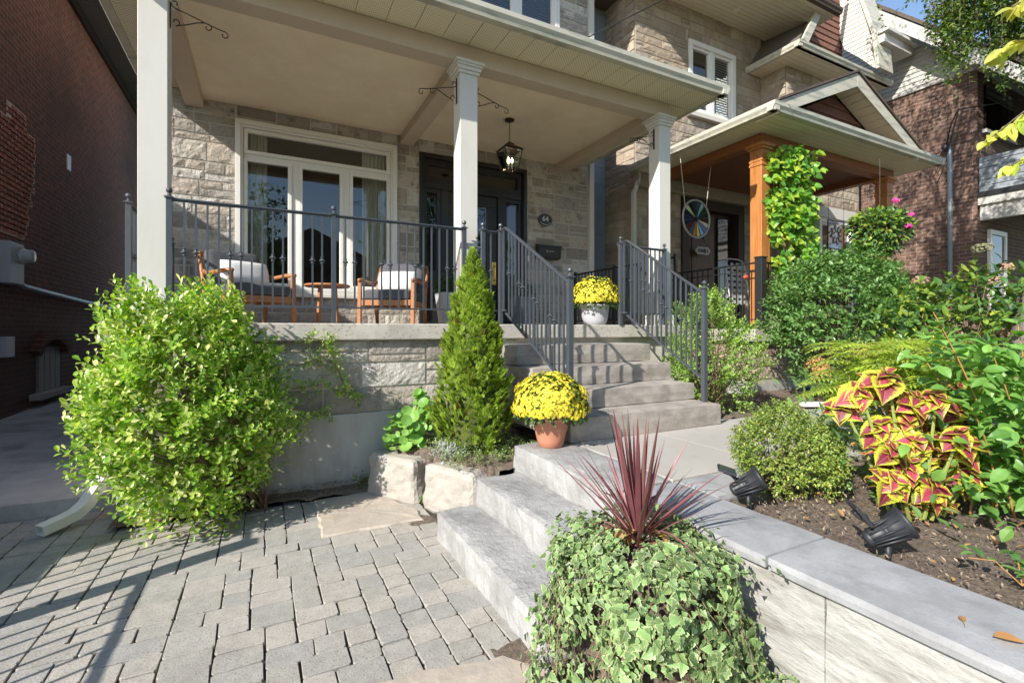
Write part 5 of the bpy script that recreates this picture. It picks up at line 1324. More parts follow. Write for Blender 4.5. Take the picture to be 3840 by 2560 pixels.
# arborvitae
def arbor(x,y,z0,h,r,seed,label):
    rnd=random.Random(seed);mb=MB();mb2=MB();cand=[]
    R_=lambda t:r*(1-t**2.1)**.85*(1-.42*t)*(.62+.38*min(1,t*4+.3))
    for j in range(150): # upswept plumes
        t=rnd.random()**.85*.93;a=rnd.uniform(0,6.283);rr=R_(t)*rnd.uniform(.78,1.06);o=Vector((math.cos(a),math.sin(a),0))
        b=Vector((x,y,z0+.02+t*h*.93))+o*rr*.80;l=rnd.uniform(.10,.22)
        for k in range(40):
            u=rnd.random();cand.append((b+o*(rr*.28*u)+Vector((0,0,l*(u-.3)))+rdir(rnd)*.045*(1.15-u)*rnd.random()**.4,o,t,1.))
    for i in range(2600):
        t=rnd.random()**.8;a=rnd.uniform(0,2*math.pi);rr=R_(t)*(1+.22*noise.noise((math.cos(a)*2.2,math.sin(a)*2.2,t*7+seed)));q=rr*(.66+.28*rnd.random()**.5)
        cand.append((Vector((x+q*math.cos(a),y+q*math.sin(a),z0+.04+t*h*.96)),Vector((math.cos(a),math.sin(a),0)),t,q/rr))
    for p,o,t,qr in cand:
        rr=1.;q=qr*.9
        if noise.noise((p.x*6,p.y*6,p.z*5+seed))<-.30 and rnd.random()<.7: continue
        d=(o*.6+Vector((0,0,.85+.5*t))+rdir(rnd)*.45).normalized()
        side=(o.cross(Vector((0,0,1)))+rdir(rnd)*.7).normalized()
        nrm=d.cross(side).normalized();side=nrm.cross(d)
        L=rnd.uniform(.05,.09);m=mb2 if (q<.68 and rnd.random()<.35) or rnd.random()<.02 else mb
        # fan: axis plus 5 side fingers, as one island
        vs=[];fs=[]
        for k in range(7):
            s=[0,-1,1,-1,1,-1,1][k];u=[0,.12,.12,.36,.36,.6,.6][k];b=p+d*(L*u);dd=(d+side*s*.75).normalized();l=L*(1-u)*(.95 if k==0 else .62)
            w=side*(1 if k==0 else .8)*.0055+d*(0 if k==0 else -.0035)*s
            n=len(vs);e=b+dd*l+nrm*l*.12
            vs+= [tuple(b-w),tuple(b+w),tuple(b+dd*l*.6+w*1.25),tuple(e),tuple(b+dd*l*.6-w*1.25)];fs.append((n,n+1,n+2,n+3,n+4))
        # join to a single island by sharing a sliver
        m.add(vs,fs)
    t=thing('arborvitae',(x,y,z0),label,'tree')
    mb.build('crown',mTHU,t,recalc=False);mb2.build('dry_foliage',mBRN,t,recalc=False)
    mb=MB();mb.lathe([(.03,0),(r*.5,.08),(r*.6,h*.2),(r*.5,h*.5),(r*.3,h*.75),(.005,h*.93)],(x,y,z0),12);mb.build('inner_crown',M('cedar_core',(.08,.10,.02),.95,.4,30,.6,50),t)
    mb=MB();mb.tube([(x,y,z0-.05),(x,y,z0+h*.5)],[.035,.015],8);mb.build('trunk',mBARK,t)
arbor(1.70,4.08,.42,1.84,.395,6,'bright green conical arborvitae in front of the porch')

# round-leaved plant
rnd=random.Random(77);mb=MB();st=MB();t=thing('nasturtium',(1.2,4.5,.4),'round-leaved green plant on the left boulder under the porch','plant')
for i in range(120):
    a=rnd.uniform(0,6.28);q=rnd.random()**.6;p=Vector((1.20+.30*q*math.cos(a)+.08,4.50+.2*q*math.sin(a),.42+rnd.random()*.42*(1-.35*q)+(.1 if math.cos(a)>.3 else 0)))
    n=(Vector((-.35,-.55,.7))+rdir(rnd)*.55).normalized();_,s,u=frame(n,Vector((0,1,0)));r=rnd.uniform(.026,.058);m=10
    vs=[tuple(p)]+[tuple(p+s*r*math.cos(2*math.pi*k/m)+u*r*math.sin(2*math.pi*k/m)+n*r*.16) for k in range(m)]
    mb.add(vs,[(0,1+k,1+(k+1)%m) for k in range(m)])
    st.tube([(1.25+rnd.uniform(-.12,.12),4.52,.38),tuple(p.lerp(Vector((1.25,4.5,.4)),.4)+Vector((0,0,.03))),tuple(p)],.0025,4)
mb.build('foliage',mNAST,t,recalc=False);st.build('stems',mSTEMG,t,recalc=False)

def cover(name,fn,n,L,W,mat,label,seed,prof=NARR,nl=5,cat='ground cover',kind='stuff',lift=.03):
    rnd=random.Random(seed);mb=MB()
    for i in range(n):
        p=fn(rnd)
        if p is None: continue
        sprigs(mb,rnd,Vector(p)+Vector((0,0,rnd.random()*lift)),(Vector((0,0,.7))+rdir(rnd)).normalized(),nl,L,W,prof,L*.3,0)
    o=mb.build(name,mat,None,recalc=False);return tag(o,label,cat,kind=kind)
cover('creeping_thyme',lambda r:(lambda u,v:(.93+u*.62+v*.10,4.52-u*.93-v*.16,.02))(r.random(),r.uniform(-.4,1)),480,.020,.009,mGCOV,'low creeping ground cover along the foot of the boulders',3)
cover('bed_ground_cover',lambda r:(r.uniform(1.3,2.2),r.uniform(3.5,4.5),r.uniform(.42,.48)),900,.026,.012,mGCOV,'green ground cover around the foot of the arborvitae',5)
cover('silver_foliage',lambda r:(1.42+r.gauss(0,.07),3.98+r.gauss(0,.09),.42+r.random()*.06),110,.045,.012,mDUST,'tuft of silvery lobed leaves above the gap between the boulders',6,nl=6,cat='plant')
cover('trailing_weed',lambda r:(r.uniform(.75,1.0),r.uniform(4.62,4.75),r.uniform(.02,.25)*r.random()),110,.025,.014,mHYD,'dark small-leaved weed in the corner by the foundation',7,cat='plant')
cover('leaf_litter',lambda r:(lambda q:(q[0]+r.uniform(0,q[1]),q[2]+r.uniform(0,q[3]),q[4]))(r.choice([(-1,2,4.58,.3,.075),(2.3,2,.1,1.6,.565),(.5,1.2,0.6,1.2,.02),(2.3,3,0,1.7,.565)])),300,.035,.022,mDRY,'scattered dry autumn leaves on the soil',9,nl=1,cat='leaves',lift=.01,prof=OVAL)

def mulch(r):
    return (r.uniform(2.28,4.2),r.uniform(-.2,1.82),.55+.02)
cover('bark_mulch',mulch,3800,.022,.008,M('bark_chips',(.24,.18,.13),.95,.5,60,.3,60,.4),'shredded bark mulch in the planting bed behind the coping',10,nl=1,cat='mulch',lift=.012)
cover('bark_mulch',lambda r:(r.uniform(-1,1.1),r.uniform(4.56,4.8),.06+.02),1500,.022,.008,bpy.data.materials['bark_chips'],'shredded bark mulch along the foundation behind the pavers',12,nl=1,cat='mulch',lift=.015)

# shrubs on the right
shrub('stair_shrub',(4.72,3.98,1.15),(.60,.46,.68),2000,.038,.022,mSPI,'airy light green shrub beside the right handrail','shrub',OVAL,7,seed=11,amp=.25,zmin=.6,stems=10,base=(4.62,3.95,.57))
shrub('rounded_shrub',(7.05,3.75,1.66),(1.15,.75,.88),3300,.075,.040,mPRI,'large rounded mid green shrub with bare stems before the cedar porch','shrub',OVAL,6,seed=17,amp=.16,zmin=.85,stems=14,base=(7.0,3.8,.57),keep=lambda p:p.z>1.35 or noise.noise((p.x*1.7,p.y*1.7,p.z*2))>-.05)
shrub('boxwood',(2.78,1.80,.78),(.27,.28,.27),2000,.022,.013,mBOX,'small rounded boxwood behind the first spotlight','shrub',OVAL,8,seed=23,amp=.10,zmin=.56,stems=6,base=(2.66,1.88,.56),up=.5)
shrub('fern_mound',(4.2,1.72,1.0),(.60,.45,.40),420,.06,.02,mFERN,'yellow-green feathery mound behind the coleus','plant',NARR,6,seed=29,amp=.2,zmin=.58,stems=6)
# fronds over the mound
rnd=random.Random(61);mb=MB();st=MB()
for i in range(260):
    a=rnd.uniform(0,6.28);b=Vector((4.05+rnd.uniform(-.5,.5),1.75+rnd.uniform(-.35,.3),1.0+rnd.random()*.42));d=Vector((math.cos(a),math.sin(a),.5)).normalized();Lf=rnd.uniform(.28,.44);P=[]
    for k in range(12):
        u=k/11;p=b+d*Lf*u-Vector((0,0,Lf*.55*u*u));P.append(p)
        s=d.cross(Vector((0,0,1))).normalized()
        for sg in(-1,1):
            leaf(mb,p,(s*sg+d*.6-Vector((0,0,.2))).normalized(),Vector((0,0,1)),  .10*math.sin(math.pi*min(.97,u*.85+.12)),.017,NARR,droop=.25)
    st.tube(P,.0018,4)
t=thing('fern',(3.85,1.95,.57),'arching yellow-green fern fronds at the right','fern');mb.build('fronds',mFERN,t,recalc=False);st.build('stems',mSTEMG,t,recalc=False)
# hydrangea
hy=shrub('hydrangea',(6.9,2.35,1.45),(1.05,.7,.72),620,.12,.07,mHYD,'dark green hydrangea with faded pink flower heads at the right','shrub',OVAL,4,seed=37,amp=.2,zmin=.6,stems=12,rmin=.3)
def heads(par,pts,r,mat,name,seed,fs=.014,n=110,flat=.7):
    rnd=random.Random(seed)
    for c in pts:
        mb=MB()
        for i in range(n):
            d=rdir(rnd)
            if d.z<-.3: d.z=-d.z
            p=Vector(c)+Vector((d.x*r,d.y*r,d.z*r*flat))*rnd.uniform(.85,1.05)
            _,s,u=frame((d+rdir(rnd)*.4).normalized(),Vector((0,0,1)) if abs(d.z)<.9 else Vector((1,0,0)))
            for j in range(4):
                a=j*math.pi/2+rnd.random()*.3;o=(s*math.cos(a)+u*math.sin(a))*fs;q=(s*-math.sin(a)+u*math.cos(a))*fs*.5
                mb.add([tuple(p),tuple(p+o*.6+q),tuple(p+o),tuple(p+o*.6-q)],[(0,1,2,3)])
        mb.build(name,mat,par,recalc=False)
def atpx(px,py,t_):  # bearing/height given as camera-plane fractions; used only to lay plants out at stated distances
    A=math.radians(62.7);s=(px-1176)/1100;return ((math.cos(A)+math.sin(A)*s)*t_,(math.sin(A)-math.cos(A)*s)*t_,EYE-(py-757)/1100*t_)
heads(hy,[(6.34,2.59,2.05),(6.9,2.16,2.03),(6.38,2.3,1.45),(6.75,2.05,1.48),(7.35,1.9,1.42),(7.3,2.2,2.2),(6.55,2.45,1.75),(7.0,1.85,1.86)],.085,mPINK,'flower_head',5)
heads(hy,[(7.15,2.35,2.42),(7.75,2.0,2.55),(6.1,2.5,1.3)],.10,mCREAMF,'pale_flower_head',6)
t=thing('astilbe',(4.6,2.35,.57),'plant with rusty orange seed heads behind the fern','plant')
rnd=random.Random(8);lf=MB()
for i in range(260): leaf(lf,Vector((4.6+rnd.gauss(0,.28),2.4+rnd.gauss(0,.2),.65+rnd.random()*.45)),rdir(rnd)+Vector((0,0,.4)),Vector((0,0,1))+rdir(rnd)*.3,.09,.04,OVAL)
lf.build('foliage',mPRI,t,recalc=False);heads(t,[(4.50,2.62,1.18),(4.75,2.35,1.30),(4.3,2.45,1.12)],.10,mRUSTF,'seed_head',9,.010,150,1.)

# coleus
rnd=random.Random(91);t=thing('coleus',(2.95,1.22,.56),'coleus with red leaves edged in yellow in the planting bed','plant')
CP=[(i/20,max(.0,(.10+.42*math.sin(math.pi*min(1,(i/20)**.62*1.0)))*(1-.0*(i/20)))*(1.05 if i%2 else .95)*(1-(i/20)**5)) for i in range(20)]+[(1,0)]
mb=MB();st=MB()
heads_=[(2.87,1.30,1.29,1.25),(2.80,1.46,1.12,1.),(3.06,1.26,1.10,1.15),(2.86,1.32,1.03,1.2),(2.79,1.24,.92,1.15),(3.05,1.12,.96,1.2),(3.25,1.20,1.02,1.),(2.93,1.14,.74,1.15),(3.0,1.30,.86,1.05),(3.25,1.07,.87,1.0),(3.12,1.38,1.15,.9),(2.72,1.20,.80,.9),(2.80,1.38,1.20,1.),(2.95,1.22,1.17,1.1),(3.15,1.15,1.10,1.),(3.22,1.18,1.2,1.),(2.88,1.22,.85,.9),(3.10,1.08,.80,1.),(3.20,1.28,.95,1.),(2.98,1.08,1.02,1.),(3.02,1.40,1.25,.9)]
heads_+=[(2.95,1.25,1.08,1.),(2.9,1.2,.97,1.),(3.02,1.2,.9,.95),(2.98,1.16,1.2,.9),(3.12,1.2,.98,1.)]
for hx,hy_,hz,k in heads_:
    hx=2.97+(hx-2.97)*1.15;hy_=1.24+(hy_-1.24)*1.1
    b=Vector((2.95+(hx-2.95)*.35,1.22+(hy_-1.22)*.35,.57));p=Vector((hx,hy_,hz));st.tube([b,b.lerp(p,.5)+Vector((0,0,.03)),p],[.009,.008,.006],6)
    a0=rnd.random()*3
    for tier,(n,L,el) in enumerate(((5,.115,-.12),(4,.09,.08),(3,.06,.4),(2,.04,.9))):
        for j in range(n):
            a=a0+tier*.78+j*2*math.pi/n+rnd.uniform(-.2,.2)
            if j==0 and tier==0: NX=(Vector((-.42,-.55,.72))+rdir(rnd)*.35).normalized();_,SX,UX=frame(NX,Vector((0,0,1)))
            d=(SX*math.cos(a)+UX*math.sin(a)+NX*el+Vector((0,0,-.12))).normalized();Lk=L*(.6+.4*k)*rnd.uniform(.8,1.2)
            leaf(mb,p-NX*(.016*(2-tier)),d,(NX+rdir(rnd)*.25),Lk,Lk*rnd.uniform(.85,1.05),CP,fold=rnd.uniform(.05,.35),droop=rnd.uniform(.12,.5),uv=True)
    for j in range(9):
        u=rnd.uniform(.15,.85);q=b.lerp(p,u);a=rnd.random()*6.28;leaf(mb,q,Vector((math.cos(a),math.sin(a),.2)),Vector((0,0,1)),.06,.042,CP,uv=True,droop=.3)
mb.build('leaves',mCOL,t,recalc=False);st.build('stems',mSTEMG,t,recalc=False)
t=thing('shrub_rose',(3.4,1.4,.56),'low green leaves behind the coleus','plant');lf=MB()
for i in range(520): leaf(lf,Vector((3.35+rnd.gauss(0,.28),1.35+rnd.gauss(0,.25),.6+rnd.random()*.38)),rdir(rnd)+Vector((0,0,.3)),Vector((0,0,1))+rdir(rnd)*.3,.06,.03,OVAL)
lf.build('foliage',mPRI,t,recalc=False)

# dogwood-like shrub with orange stems at the right edge
rnd=random.Random(14);t=thing('dogwood_shrub',(3.15,.95,.56),'tall green shrub with orange stems at the right edge','shrub')
mb=MB();st=MB()
for (b,e) in [((3.25,.95,.6),(2.95,1.16,1.62)),((3.3,.9,.6),(3.1,1.0,1.45)),((3.4,.95,.6),(3.45,1.0,1.55)),((3.3,1.0,.6),(3.3,1.25,1.5)),((3.5,.8,.6),(3.0,.82,1.25)),((3.4,1.1,.58),(3.6,1.3,1.45)),((3.2,1.0,.58),(2.98,1.02,1.15)),((3.5,.85,.6),(3.62,.92,1.85)),((3.35,1.05,.57),(3.12,1.25,1.35)),((3.45,.8,.57),(3.28,.72,1.3)),((3.3,.9,.58),(3.15,.82,1.0)),((3.2,1.1,.58),(3.2,1.15,1.0))]:
    b=Vector(b);e=Vector(e);c=b.lerp(e,.5)+Vector((.06,-.03,.05));P=[b.lerp(c,u).lerp(c.lerp(e,u),u) for u in [i/13 for i in range(14)]]
    st.tube(P,[.006-.004*i/13 for i in range(14)],6)
    for i,p in enumerate(P[2:]):
        d=(P[i+2]-P[i+1]).normalized();a=i*1.57
        for s in(-1,1):
            o=Vector((math.cos(a)*s,math.sin(a)*s,.35));leaf(mb,p,(o+d*.4+rdir(rnd)*.25).normalized(),Vector((0,0,1))+rdir(rnd)*.3,rnd.uniform(.075,.11),rnd.uniform(.045,.065),OVAL,fold=.25,droop=.35)
            if rnd.random()<.75: leaf(mb,p,(rdir(rnd)+Vector((0,0,.3))).normalized(),Vector((0,0,1)),.07,.038,OVAL,fold=.3,droop=.35)
    for s in range(3): leaf(mb,e,(rdir(rnd)+Vector((0,0,1))).normalized(),Vector((0,-1,.5)),.06,.03,OVAL)
mb.build('foliage',mDOG,t,recalc=False);st.build('stems',mSTEMO,t,smooth=True,recalc=False)
lf=MB()
for i in range(900):
    p=Vector((3.42+rnd.gauss(0,.22),1.0+rnd.gauss(0,.17),.62+rnd.random()*.85))
    if p.x<3.0 and p.z>1.2: continue
    leaf(lf,p,Vector((rnd.uniform(-1,1),rnd.uniform(-1,.6),rnd.uniform(-.6,.4))),Vector((-.3,-.4,.8))+rdir(rnd)*.4,rnd.uniform(.055,.10),rnd.uniform(.036,.058),OVAL,fold=.25,droop=.35)
lf.build('inner_foliage',mDOG,t,recalc=False)
# small seedling on the coping edge
t=thing('seedling',(2.42,.72,.57),'low spreading green seedling by the coping edge at the lower right','plant');lf=MB();st=MB()
for (dx,dy,n) in ((-.03,.14,7),(.10,.05,7),(.02,-.16,8),(.20,-.2,8),(.3,-.02,6)):
    b=Vector((2.46,.70,.585));e=b+Vector((dx,dy,.05));st.tube([b,b.lerp(e,.5)+Vector((0,0,.04)),e],.002,4)
    for k in range(n):
        p=b.lerp(e,(k+1)/n)+Vector((0,0,.03));leaf(lf,p,Vector((rnd.uniform(-1,1),rnd.uniform(-1,1),.2)),Vector((0,0,1)),.055,.03,OVAL,droop=.3)
lf.build('foliage',mPRI,t,recalc=False);st.build('stems',mSTEMO,t,recalc=False)

# overhanging yellow-green branch (tree trunk stands outside the right edge)
rnd=random.Random(18);t=thing('young_tree',(4.6,.15,.5),'yellow-green large-leaved branches hanging in at the upper right','tree')
mb=MB();st=MB();st.tube([(4.6,.15,.5),(4.4,.2,1.6),(4.1,.35,2.7),(3.8,.5,3.3)],[.04,.035,.025,.015],8)
for P in ([(4.1,.35,2.7),(3.6,.85,2.80),(3.36,1.10,2.50)],[(4.2,.3,2.4),(3.7,.75,2.55),(3.40,1.02,2.36)],[(3.9,.45,3.1),(3.6,.9,3.15),(3.42,1.08,2.95)],[(4.1,.35,2.7),(3.9,.55,2.55),(3.48,.78,2.25)],[(3.8,.5,3.3),(3.45,.85,3.25),(3.22,.95,3.08)]):
    P=[Vector(p) for p in P];st.tube(P,[.01,.006,.003],6)
    for i in range(44):
        u=.3+.7*i/43;p=P[0].lerp(P[1],u).lerp(P[1].lerp(P[2],u),u);leaf(mb,p,Vector((rnd.uniform(-1,.6),rnd.uniform(-.5,1),rnd.uniform(-1.1,0))),Vector((-.5,-.5,.7))+rdir(rnd)*.5,rnd.uniform(.055,.09),rnd.uniform(.035,.055),OVAL,fold=.3,droop=.3)
mb.build('foliage',mYEL,t,recalc=False);st.build('trunk',mBARK,t,smooth=True,recalc=False)
# street tree
rnd=random.Random(19);t=thing('leaning_tree',(6.0,1.75,.5),'leaning grey-barked tree whose crown fills the top right corner','tree')
st=MB();st.tube([(6.50,1.95,.45),(6.58,1.9,1.2),(6.75,1.8,2.0),(7.6,1.8,4.0),(8.3,2.2,6.2),(9.0,3.1,8.8)],[.13,.11,.10,.09,.07,.03],12)
mb=MB();C=Vector((9.6,3.2,9.0));tips=[]
for i in range(3000):
    d=rdir(rnd);q=lump(d,5.,.35,2.)*rnd.random()**.4;p=C+Vector((d.x*2.4*q,d.y*1.7*q,d.z*2.6*q))
    if noise.noise((p.x*1.5,p.y*1.5,p.z*1.5))<-.12: continue
    if rnd.random()<.02: tips.append(p)
    sprigs(mb,rnd,p,rdir(rnd)-Vector((0,0,.4)),5,.075,.05,OVAL,.05,0,droop=.3)
for k in range(150): # hanging twigs
    a=Vector((0,0,rnd.uniform(6.3,7.0)));u_=rnd.random();a.x=9.0+1.3*u_+rnd.gauss(0,.08);a.y=3.35-.75*u_+rnd.gauss(0,.2);l=rnd.uniform(.3,1.25);P=[a,a+Vector((.05,.02,-l*.5)),a+Vector((.08,0,-l))];st.tube(P,[.008,.005,.002],4)
    for j in range(int(l*22)): sprigs(mb,rnd,a+Vector((rnd.gauss(0,.05),rnd.gauss(0,.05),-l*rnd.random())),Vector((rnd.uniform(-.6,.6),rnd.uniform(-.6,.6),-1)),4,.065,.042,OVAL,.03,0,droop=.3)
for p in tips: st.tube([Vector((8.2,2.6,6.6)).lerp(Vector((9,3.1,8.8)),rnd.random()),p],[.025,.006],5)
mb.build('crown',mTREE,t,recalc=False);st.build('trunk',mBARK,t,smooth=True,recalc=False)

# vine on cedar column
rnd=random.Random(27);t=thing('climbing_vine',(7.3,4.7,1.55),'bright green vine covering the near cedar column','vine')
mb=MB();st=MB()
for i in range(2600):
    z=rnd.uniform(2.05,4.32);u=(z-2.05)/2.2;wd=.24+.34*u**1.1*(1 if z<4.05 else .6);cx=7.34+.05*math.sin(z*3)
    a=rnd.uniform(0,6.28);q=rnd.random()**.5;p=Vector((cx+wd*q*math.cos(a)*1.05,4.64+.30*q*math.sin(a),z))
    if noise.noise((p.x*4.5,p.y*4.5,p.z*4.5))<-.12: continue
    leaf(mb,p,(Vector((rnd.uniform(-1,1),rnd.uniform(-1,.3),rnd.uniform(-1,.2)))).normalized(),Vector((-.3,-.8,.6))+rdir(rnd)*.5,rnd.uniform(.075,.12),rnd.uniform(.07,.105),HEART,droop=.2)
for k in range(5): st.tube([(7.25+rnd.uniform(-.1,.1),4.7,1.5+j*.35+.0) if j==0 else (7.25+.1*math.sin(j+k),4.68,1.5+j*.38) for j in range(8)],.008,5)
mb.build('foliage',mVINE,t,recalc=False);st.build('stems',mTWIG,t,recalc=False)
# hanging basket
t=thing('hanging_basket',(10.1,4.7,2.9),'hanging basket of green leaves with magenta flowers on the far cedar post','hanging basket')
bc=Vector((9.32,4.38,3.27));rnd=random.Random(52);mb=MB()
mb.lathe([(.10,-.35),(.17,-.22),(.19,-.12)],tuple(bc),16);mb.build('basket',mTWIG,t)
mb=MB()
for i in range(1900):
    d=rdir(rnd);q=rnd.random()**.35;p=bc+Vector((d.x*.56*q,d.y*.42*q,d.z*(.30 if d.z>0 else .50)*q));leaf(mb,p,d+rdir(rnd)*.6,Vector((-.3,-.5,.8))+rdir(rnd)*.4,.08,.05,OVAL,droop=.3)
mb.build('foliage',mHYD,t,recalc=False);heads(t,[tuple(bc+Vector((.08,-.40,.12))),tuple(bc+Vector((-.02,-.42,-.08))),tuple(bc+Vector((.06,-.2,.40)))],.05,mMAG,'flower',3,.03,30,.8)
mb=MB();mb.tube([tuple(bc),tuple(bc+Vector((0,0,1.2)))],.005,5);mb.build('hook',mIRONB,t)

# ivy mound with cordyline
rnd=random.Random(33);t=thing('ivy_mound',(1.45,1.62,0),'mound of variegated ivy spilling round the purple spiky plant','ivy')
IV=[(0,.12),(.10,.42),(.24,.50),(.36,.33),(.48,.40),(.58,.28),(.78,.16),(1,0)]
mb=MB();st=MB();C=Vector((1.46,1.60,.0))
def ivy(p,n,s): 
    d=(Vector((rnd.uniform(-1,1),rnd.uniform(-1,1),rnd.uniform(-1.3,.1))));d-=n*d.dot(n);leaf(mb,p,d.normalized(),(n+rdir(rnd)*.8).normalized(),s,s*.92,IV,fold=.22,droop=.25,uv=True)
for i in range(6800):
    a=rnd.uniform(0,6.28);v=rnd.random()
    rr=(.25+.20*(1-v)**.8)*(1+.40*noise.noise((math.cos(a)*1.8,math.sin(a)*1.8,v*3)));z=.03+.55*v**.9
    n=Vector((math.cos(a),math.sin(a),.35)).normalized()
    if rnd.random()<.28: q=rnd.random()**.5;rr*=q;z=.57+.06*(1-q);n=Vector((math.cos(a)*.4,math.sin(a)*.4,1)).normalized()
    p=C+Vector((rr*math.cos(a),rr*math.sin(a),z))+rdir(rnd)*.035*rnd.random()+n*abs(rnd.gauss(0,.018))
    if p.x>1.85 and p.y<2.0 and p.z<.53: p.x=1.84
    nz=noise.noise((p.x*7,p.y*7,p.z*7))
    if nz<-.17 and rnd.random()<.85: continue
    ivy(p,n,(.016+.032*rnd.random()**1.3)*(1+1.1*nz))
for i in range(2300): # spread on the ground, right and front
    u=rnd.random();p=Vector((1.50+rnd.uniform(-.30,.35),1.62-u*.75,.02+rnd.random()*.20*(1-.4*u)));ivy(p,Vector((0,-.2,1)).normalized(),rnd.uniform(.025,.052))
mb.build('leaves',mIVY,t,recalc=False)
tr=MB()
for k in range(60): # loose trailing runners with their own leaves
    a=rnd.uniform(2.2,6.6);r0=rnd.uniform(.18,.28);P=[C+Vector((r0*math.cos(a),r0*math.sin(a),.58))];zz=.58;rr=r0
    for q in range(rnd.randint(5,9)):
        rr+=rnd.uniform(.01,.06);zz=max(.03,zz-rnd.uniform(.04,.09));a+=rnd.uniform(-.12,.12);P.append(C+Vector((rr*math.cos(a),rr*math.sin(a),zz)))
    P=[p for p in P if not(p.x>1.85 and p.z<.55)]
    if len(P)<3: continue
    st.tube([tuple(p) for p in P],.002,4)
    for p in P[1:]:
        for _ in range(2):
            s_=rnd.uniform(.016,.045);n_=(Vector((math.cos(a),math.sin(a),.5))+rdir(rnd)*.7).normalized();d_=rdir(rnd)-Vector((0,0,.5));leaf(tr,p+rdir(rnd)*.02,d_,n_,s_,s_*.9,IV,fold=.3,droop=.3,uv=True)
tr.build('runner_leaves',mIVY,t,recalc=False)
for k in range(0):
    a=rnd.uniform(0,6.28);st.tube([(C.x+.15*math.cos(a),C.y+.15*math.sin(a),.6),(C.x+.34*math.cos(a),C.y+.34*math.sin(a),.5),(C.x+.40*math.cos(a+.2),C.y+.40*math.sin(a+.2),.25),(C.x+.46*math.cos(a+.1),C.y+.46*math.sin(a+.1),.03)],.0025,4)
st.build('stems',mTWIG,t,recalc=False)
mb=MB();mb.lathe([(.31,0),(.29,.2),(.22,.48),(.17,.53),(.01,.56)],tuple(C),18);mb.build('planter_core',mSOIL,t)
t=thing('cordyline',(1.45,1.61,.57),'purple spiky cordyline standing in the ivy','plant')
rnd=random.Random(71);mb=MB();bs=Vector((1.45,1.61,.57))
def strap(b,d,L,W,bend,fl=0):
    n=9;d=d.normalized();s=d.cross(Vector((0,0,1)));s=s.normalized() if s.length>.05 else Vector((1,0,0));s=(s+rdir(rnd)*.35).normalized();vs=[];p=Vector(b)
    for i in range(n+1):
        u=i/n;w=W*min(1,.45+u*2.2)*(1-u**2.2)+.0008;dd=(d-Vector((0,0,bend*u*1.6))).normalized();up=s.cross(dd)
        vs+=[tuple(p-s*w*.5+up*w*.18),tuple(p),tuple(p+s*w*.5+up*w*.18)];p=p+dd*(L/n)
    mb.add(vs,[(i*3+k,i*3+k+1,i*3+k+4,i*3+k+3) for i in range(n) for k in(0,1)])
for i in range(22): # upright core
    a=rnd.uniform(0,6.28);e=rnd.uniform(.05,.32);strap(bs+Vector((math.cos(a)*.012,math.sin(a)*.012,rnd.uniform(0,.05))),Vector((math.cos(a)*e,math.sin(a)*e,1)),rnd.uniform(.38,.62),.028,.0)
for i in range(54):
    a=rnd.uniform(0,6.28);e=rnd.uniform(.35,1.35);strap(bs+Vector((0,0,rnd.uniform(0,.05))),Vector((math.cos(a)*e,math.sin(a)*e,1)),rnd.uniform(.34,.60),rnd.uniform(.012,.021),rnd.choice((0,.05,.15,.3,.8)))
for i in range(14):
    a=rnd.uniform(0,6.28);strap(bs,Vector((math.cos(a)*2,math.sin(a)*2,.9)),rnd.uniform(.3,.42),.017,rnd.uniform(.35,.9))
mb.build('leaves',mCORD,t,recalc=False)
mb=MB()
for i in range(26):
    p=bs+Vector((rnd.gauss(0,.07),rnd.gauss(0,.07),.05+rnd.random()*.02));leaf(mb,p,rdir(rnd),Vector((0,0,1))+rdir(rnd)*.6,.055,.04,OVAL)
tag(mb.build('dead_leaves',mDRY,None,recalc=False),'yellow and orange dead leaves caught at the foot of the cordyline','leaves',kind='stuff')
# dry leaves on coping
def dry(x,y,L,a,label):
    mb=MB();leaf(mb,(x,y,.60),Vector((math.cos(a),math.sin(a),0)),Vector((0,0,1)),L,L*.6,ROUND,fold=.5,droop=-.1);mb.tube([(x,y,.602),(x-.03*math.cos(a),y-.03*math.sin(a),.60)],.001,4)
    tag(mb.build('dry_leaf',mDRY,None,recalc=False),label,'leaf','dry leaves on the coping')
dry(1.985,.56,.075,2.4,'larger curled dry leaf near the right edge of the coping');dry(1.96,.69,.03,.5,'small dry leaf fragment on the nearest coping slab')

